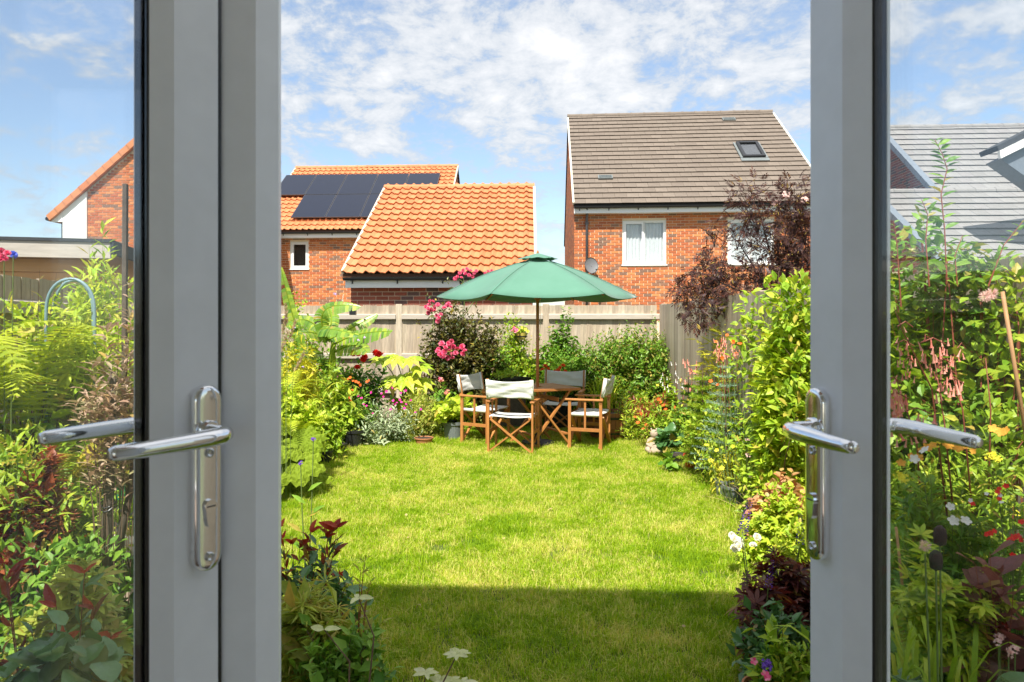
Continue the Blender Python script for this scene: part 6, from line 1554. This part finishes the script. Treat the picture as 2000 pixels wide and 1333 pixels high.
b = MB(); b.box(-.06,.06,-.05,.05,-1.0,-.012); b.build('plinth', M['stone'], so)
strap('wispy_grass', 'thin green blades behind the stone ornament', 245, 3.4, .6, 50, 'green', .4, .01, .1, cat='ornamental grass')

# ---- right pane
hk = plant('honeysuckle', 'tall leafy honeysuckle covering the side fence in the right pane', 1830, 3.2, 520, 300, 300, 17, 'ovate', .055, 'yellowg', 'stem_red', cat='climber', depth=.35, zlo=.1, t0=.2, nparts=280)[0]
plant('honeysuckle', 'sunlit yellow-green leaves low in the right pane behind the red tubes', 1760, 3.6, 540, 170, 260, 15, 'ovate', .06, 'yellowg', 'stem_red', cat='climber', depth=.4, zlo=.1, t0=.2, nparts=120)
sh_ = thing('honeysuckle', 'single tall leafy shoot rising above the others in the right pane', 'climber', G(1835, 2.9))
rg = np.random.default_rng(21); tm = MB(); tm.add(*TPL['ovate']); me = tm.mesh('leaf', M['green'])
def shoot(pts, d, n, size):
    w = [P(x, y, d) for x, y in pts]; l = [np.array(p-sh_.location) for p in w]
    b = MB(); b.tube(l, np.linspace(.003, .0012, len(l)), 5); b.build('stem', M['stem_red'], sh_)
    for i in range(n):
        t = i/n*(len(l)-1); k = int(t); f = t-k; p = l[k]*(1-f)+l[k+1]*f; s = 1 if i % 2 else -1
        D = np.array([(s*.9, rg.uniform(-.5, .5), .5)]); link('leaf', me, sh_, frames(p[None], D, np.array([(0, -.4, 1.)])+rg.normal(0, .3, (1, 3)), [size*(1-.45*i/n)*rg.uniform(.8, 1.2)])[0])
shoot([(1850,560),(1845,450),(1838,380),(1850,330),(1840,300),(1825,272)], 2.9, 34, .075)
shoot([(1815,560),(1808,470),(1812,420),(1800,390)], 2.9, 20, .06)
shoot([(1870,560),(1865,500),(1880,460)], 2.9, 14, .06)
shoot([(1930,560),(1960,480),(2000,430)], 2.8, 16, .05)
shoot([(1760,600),(1752,480),(1745,430)], 2.9, 18, .05)
flowers_px(hk, 'fluff', 'palepink', [(1932,578),(1936,574),(1924,580)], 2.7, .05, (0,-.3,.9))
cf = thing('cape_fuchsia', 'cape fuchsia with hanging coral tube flowers on red stems in the right pane', 'flower', G(1800, 2.7))
rg = np.random.default_rng(8)
def tubes(cx, cy, w, h, n, d, size):
    for i in range(int(n*.6)):
        x, y = cx+rg.normal(0, w/3), cy+rg.normal(0, h/3); put_flower(cf, 'tube', 'coral', P(x, y, d+rg.uniform(-.05, .05)), size*rg.uniform(.7, 1.15), (rg.normal(0,.12), rg.normal(0,.12), 1), rg)
    a, c = P(cx-w/2, cy-h*.4, d)-cf.location, P(cx+w/2, cy-h*.35, d)-cf.location
    b = MB(); b.tube([a, (a+c)/2+Vector((0,0,.02)), c], [.002,.0025,.002], 4); b.build('flower_stem', M['stem_red'], cf)
for q in ((1822,690,50,50,40,2.6,.032),(1840,725,40,40,22,2.6,.032),(1852,745,30,40,14,2.6,.034),(1765,690,40,40,16,2.7,.03),(1775,720,24,30,10,2.7,.03),(1750,800,50,60,60,2.6,.036),(1790,830,60,60,46,2.6,.036),(1862,760,40,30,10,2.6,.032),(1745,770,30,60,30,2.6,.034),(1878,690,16,24,6,2.6,.03),(1768,650,30,30,8,2.7,.028)): tubes(*q)
for pts in (((1850,1010),(1820,760),(1760,640),(1746,600)),((1900,1010),(1880,800),(1850,700)),((1800,1000),(1790,860),(1750,740)),((1860,980),(1845,830),(1822,680)),((1930,1000),(1935,800),(1925,700))):
    l = [P(x, y, 2.65)-cf.location for x, y in pts]; b = MB(); b.tube(l, np.linspace(.0035, .0015, len(l)), 6); b.build('stem', M['stem_red'], cf, smooth=True)
for (x0,y0,x1,y1,d) in ((1960,600,1992,690,2.55),(1992,690,2010,760,2.6),(1782,780,1784,950,2.7),(1775,1060,1790,1215,2.2),(1758,800,1760,950,2.7)):
    pass
cn = thing('bamboo_cane', 'orange-brown cane leaning by the fence at the right edge', 'cane', G(1985, 2.6)); b = MB(); b.tube([P(2012,900,2.6)-cn.location, P(1958,570,2.6)-cn.location], .007, 7); b.build('cane', M['cane'], cn, smooth=True)
cn = thing('bamboo_cane', 'thin upright cane at the lower left of the right pane', 'cane', G(1770, 2.2)); b = MB(); b.tube([P(1770,1215,2.2)-cn.location, P(1750,1030,2.2)-cn.location], .004, 7); b.build('cane', M['cane'], cn, smooth=True)
r, tip, h, rng = plant('azalea', 'orange and yellow flowered clump under the coral tubes', 1850, 2.7, 870, 260, 120, 10, 'lance', .045, 'yellowg', 'stem_green', cat='flower', depth=.4, t0=.4, zlo=.6, nparts=100)
flowers_px(r, 'simple', 'orangep', [(1800,880),(1810,875),(1822,870),(1850,872),(1862,868),(1872,875),(1888,872),(1940,838),(1955,845),(1965,842),(1780,892),(1795,895),(1902,880),(1760,905)], 2.6, .034)
flowers_px(r, 'cluster', 'yellowp', [(1935,893),(1950,898),(1942,890),(1755,930),(1765,935),(1800,950),(1985,1005),(1828,870)], 2.55, .034)
r, tip, h, rng = plant('balloon_flower', 'broad-leaved plant with white bell flowers in the right pane', 1850, 2.5, 930, 260, 150, 10, 'lance', .07, 'green', 'stem_green', cat='flower', depth=.4, t0=.3, zlo=.4, nparts=240)
flowers_px(r, 'simple', 'whitep', [(1786,897),(1856,990),(1862,1018),(1886,1018),(1806,880)], 2.35, .034)
r, tip, h, rng = plant('salvia', 'fine-leaved plant with red and white lipped flowers at the right edge', 1975, 2.3, 920, 140, 90, 12, 'simple', .025, 'green', 'stem_green', cat='flower', depth=.5, t0=.3, nparts=100)
flowers_px(r, 'simple', 'red', [(1952,955),(1948,962),(1952,975),(1898,984),(1995,1020),(1980,1050),(1972,1055),(1988,1048),(1935,1042),(1928,1044),(1942,1038),(1965,950),(1995,1055),(1978,1085)], 2.15, .019)
flowers_px(r, 'simple', 'whitep', [(1953,968),(1896,978),(1927,965),(1956,982)], 2.14, .014)
plant('shrub', 'mid green leafy mass in the middle of the right pane', 1880, 2.8, 960, 340, 260, 12, 'lance', .06, 'green', depth=.35, zlo=.1, nparts=120)
plant('smoke_bush', 'purple round-leaved smoke bush at the right edge', 1955, 2.0, 1050, 160, 22, 8, 'round', .065, 'cotinus', 'stem_red', cat='shrub', depth=.5, nparts=150, t0=.4, zlo=.55, keep=1)
plant('japanese_maple', 'golden-lime cut-leaved maple across the middle of the right pane', 1850, 2.05, 1070, 240, 60, 8, 'maple', .045, 'lime', 'stem_green', cat='shrub', depth=.5, nparts=280, t0=.6, zlo=.84, updir=-.1)
strap('crocosmia', 'clump of tall green sword leaves at the lower left of the right pane', 1790, 1.9, .72, 90, 'yellowg', .4, .014, .12, cat='plant', droop=.4)
strap('day_lily', 'arching light green strap leaves in the lower right pane', 1850, 1.95, .55, 90, 'green', .7, .014, .14, cat='plant', droop=.7)
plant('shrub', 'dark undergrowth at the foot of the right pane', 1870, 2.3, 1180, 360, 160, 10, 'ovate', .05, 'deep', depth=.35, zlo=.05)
plant('cardoon', 'jagged grey-green cardoon leaves along the bottom of the right pane', 1840, 1.75, 1262, 330, 22, 3, 'artichoke', .17, 'cardoon', 'stem_green', cat='plant', depth=.45, nparts=80, t0=.3, updir=.1)
plant('shrub', 'broad plain leaves in the bottom right corner', 1975, 1.7, 1260, 130, 24, 5, 'big', .11, 'glossy', 'stem_green', depth=.5, nparts=120, t0=.3)
sb = thing('scabious', 'brown thistle-like seed heads on long bending stems in the right pane', 'flower', G(1850, 1.8))
for (x, y, m_, s) in ((1836,1048,'stem_dark',.035),(1828,1096,'stem_dark',.035),(1807,1066,'palepink',.032)):
    w = P(x, y, 1.75)
    if m_ == 'stem_dark':
        b = MB(); l = w-sb.location; b.lathe([(0,-.025),(.013,-.018),(.015,.0),(.013,.018),(.005,.026),(0,.027)], 12, c=l); b.build('seed_head', M['stem_dark'], sb, smooth=True)
    put_flower(sb, 'fluff', 'stem_dark' if m_ == 'stem_dark' else 'palepink', w, s, name='seed_head'); stem_to(sb, w-Vector((0,0,.02)), .003, b0=-.3)
r = thing('sedum', 'small pale pink flower heads low at the right edge', 'flower', G(1970, 2.0)); flowers_px(r, 'cluster', 'palepink', [(1970,1275),(1983,1270),(1953,1248),(1950,1256)], 1.9, .03, stemmat='stem_green')
rb = thing('glass_ball', 'shiny red ball ornament half hidden in the lower right pane', 'garden ornament', P(1952, 1222, 2.05)); b = MB(); b.lathe([(.025*math.sin(a), -.025*math.cos(a)) for a in np.linspace(0, math.pi, 13)], 18)
M['ball'] = solid('red_gloss', (.35,.02,.015), .1, coat=.5, bump=0); b.build('ball', M['ball'], rb, smooth=True)
b = MB(); b.tube([(0,0,-.024),(0,0,-.75)], .004, 6); b.build('stick', M['cane'], rb)

# ---- leafy masses that close the beds up
def mass(name, label, cat, blobs, leaf, size, mat, stem='stem_brown', nparts=0, flat=.6, droop=.0, seed=5, upb=.25):
    rng = np.random.default_rng(seed); x0, y0, d0 = blobs[0][:3]; root = thing(name, label, cat, G(x0, d0)); L0 = np.array(root.location)
    PP, DD, UU, SS = [], [], [], []
    for (x, y, d, wpx, hpx, n) in blobs:
        c = np.array(P(x, y, d))-L0; rx, rz_ = wpx/2/F*d, hpx/2/F*d
        v = nrm(rng.normal(0, 1, (n, 3))); lump = 1+.22*np.sin(v[:, 0:1]*5+x)*np.cos(v[:, 2:3]*6+y)
        v = v*(rng.uniform(0, 1, (n, 1))**.32)*lump; p = c+v*np.array((rx, rx*flat, rz_))
        PP.append(p); DD.append(v*.7+rng.normal(0, .55, (n, 3))+np.array((0, -.15, upb-droop))); UU.append(np.array((0, -.25, 1.))+v*.4+rng.normal(0, .35, (n, 3))); SS.append(size*np.clip(rng.normal(1, .25, n), .5, 1.6))
        for k in range(max(2, n//50)):
            q = MB(); e = p[rng.integers(n)]; e2 = p[rng.integers(n)]; b0 = np.array((c[0]*.6, c[1]*.6, 0.)); q.tube([b0, c*.6+b0*.4+rng.normal(0, .03, 3), c, e], [.005, .004, .003, .0015], 4, cap=False); q.build('stem', M[stem], root)
    pos, D, U, S = np.concatenate(PP), np.concatenate(DD), np.concatenate(UU), np.concatenate(SS); ok = pos[:, 2] > .02; pos, D, U, S = pos[ok], D[ok], U[ok], S[ok]
    T_ = TPL[leaf]
    if nparts:
        o = np.argsort(np.linalg.norm(pos+L0-CAMP, axis=1)+rng.uniform(0, .3, len(pos))); a, r_ = o[:nparts], o[nparts:]
        tm = MB(); tm.add(*T_); me = tm.mesh('leaf', M[mat])
        for m in frames(pos[a], D[a], U[a], S[a]): link('leaf', me, root, m)
        pos, D, U, S = pos[r_], D[r_], U[r_], S[r_]
    b = MB(); b.add(*place(T_, pos, D, U, S)); b.build('foliage', M[mat], root, kind='stuff'); return root
mass('honeysuckle', 'dense sunlit honeysuckle foliage hiding the fence in the middle of the right pane', 'climber', [(1800,600,3.3,150,130,260),(1865,590,3.2,150,150,260),(1880,700,3.2,190,150,330),(1800,720,3.3,170,160,300),(1850,820,3.1,260,150,380),(1780,850,3.2,140,120,160),(1760,640,3.5,110,200,200)], 'ovate', .058, 'green', 'stem_red', 280, seed=31)
mass('honeysuckle', 'looser honeysuckle growth against the fence at the right edge', 'climber', [(1945,600,3.05,130,170,150),(1990,640,2.95,90,200,60),(1950,760,3.0,150,180,190),(1930,860,2.9,180,150,240),(1985,880,2.8,90,160,110)], 'ovate', .055, 'yellowg', 'stem_red', 200, seed=32)
mass('shrub', 'pale leafy top growth over the fence in the right pane', 'shrub', [(1850,510,3.1,130,90,110),(1800,470,3.2,60,110,50),(1915,530,3.1,130,70,90),(1755,520,3.4,60,110,60)], 'ovate', .05, 'bush', 'stem_red', 120, seed=33)
mass('mock_orange', 'broad mass of lime foliage against the right fence beside the stile', 'shrub', [(1490,610,6.3,120,110,130),(1560,610,5.2,100,130,260),(1500,700,6.3,160,140,240),(1565,720,5.1,90,180,260),(1555,810,5.0,80,120,160),(1540,570,5.3,90,60,80),(1462,650,6.8,70,80,90),(1530,660,6.0,120,130,160)], 'ovate', .07, 'yellowg', 'stem_brown', 160, seed=34)
mass('shrub', 'mixed fresh green foliage filling the right bed below the lime leaves', 'shrub', [(1540,830,5.6,140,160,330),(1485,840,6.1,130,150,330),(1400,830,6.9,110,90,170),(1380,850,7.2,120,90,190),(1440,890,6.5,140,90,230),(1530,910,5.4,130,80,180),(1350,800,8.2,90,80,120)], 'ovate', .05, 'yellowg', 'stem_green', 100, seed=35)
mass('shrub', 'low mixed foliage along the near right lawn edge behind the purple leaves', 'shrub', [(1540,990,4.6,120,90,200),(1500,960,5.2,110,70,140),(1560,1080,3.8,90,120,160),(1470,920,5.8,90,60,110)], 'ovate', .045, 'lime', 'stem_green', 100, seed=36)
mass('climber', 'golden-green climber foliage covering the left fence in the left pane', 'climber', [(200,600,4.1,140,150,330),(120,650,3.95,160,120,260),(40,640,3.8,130,100,110),(215,700,3.9,110,130,230),(150,720,3.7,180,90,240)], 'lance', .07, 'lime', 'stem_green', 150, seed=37)
mass('shrub', 'mid green foliage under the ferns in the left pane', 'shrub', [(60,900,3.3,220,140,260),(190,900,3.4,160,160,260),(90,1010,3.0,240,140,280),(215,1030,3.1,110,160,180),(30,960,2.9,120,200,160)], 'lance', .06, 'yellowg', 'stem_green', 160, seed=38)
mass('shrub', 'lower leafy mass along the bottom of the left pane', 'shrub', [(60,1120,2.7,220,120,160),(180,1110,2.8,160,120,160),(100,1230,2.5,300,140,220)], 'ovate', .05, 'green', 'stem_green', 200, seed=39)
mass('shrub', 'tall green growth hiding the fence behind the back left plants', 'shrub', [(600,700,10.4,120,150,260),(660,740,10.2,110,120,220),(555,700,9.5,60,160,140)], 'ovate', .065, 'green', 'stem_green', 0, seed=40)
mass('geranium', 'leafy middle layer of the right pane above the golden maple', 'plant', [(1790,960,2.9,140,120,170),(1880,960,2.8,170,120,210),(1970,960,2.6,110,120,140),(1780,1050,2.7,110,110,110),(1900,1030,2.6,150,80,120)], 'lance', .055, 'yellowg', 'stem_green', 250, seed=41)

rg = np.random.default_rng(99); n = 90; pos = np.stack([rg.uniform(-1.9, 1.5, n), rg.uniform(3.2, 10.2, n), rg.uniform(.03, .045, n)], 1)
b = MB(); b.add(*place(TPL['round'], pos, rg.normal(0, 1, (n, 3))*np.array((1, 1, .2)), np.array((0, 0, 1.))+rg.normal(0, .3, (n, 3)), rg.uniform(.012, .03, n)))
pe = b.build('fallen_petals', M['dry'], None, kind='stuff'); tag(pe, 'a few dry fallen petals and leaves scattered over the lawn', 'petals')

fern('fern', 'bright lime fern showing just right of the left meeting bar', G(552, 7.6), 12, .62, 'fernlime', (15, 60), trunk=.62, np_=20, w=.36, arch=.5)
fern('fern', 'smaller lime fern leaning over the corrugated leaves', G(585, 7.2), 10, .5, 'fernlime', (15, 55), trunk=.35, np_=20, w=.36, arch=.5)
cl = thing('flower_sprays', 'scattered pink, red and yellow flower heads among the right bed foliage', 'flower', G(1450, 6.0))
flowers_px(cl, 'cluster', 'palepink', [(1468,928),(1461,889),(1460,860),(1512,905)], 5.5, .05, stemmat='stem_green')
flowers_px(cl, 'simple', 'orangered', [(1420,655),(1432,668),(1445,672),(1410,700),(1455,690),(1398,668),(1438,690),(1388,745),(1402,752)], 6.3, .04, stemmat='stem_green')
flowers_px(cl, 'simple', 'yellowp', [(1400,880),(1388,900),(1416,902),(1432,872),(1534,742),(1540,735),(1410,915),(1380,870)], 5.9, .04, stemmat='stem_green')

mass('shrub', 'leafy shrubs along the left fence behind the left door leaf', 'shrub', [(330,760,5.0,200,170,240),(420,760,6.0,200,150,240),(300,860,4.6,220,150,240),(440,860,6.4,170,120,200),(480,760,7.4,150,150,200)], 'ovate', .06, 'green', 'stem_green', 0, seed=50)
mass('shrub', 'low yellow-green plants edging the lawn behind the left door leaf', 'shrub', [(430,940,5.6,180,100,200),(330,1000,4.6,240,110,220),(480,900,6.6,140,100,150)], 'lance', .06, 'yellowg', 'stem_green', 0, seed=51)
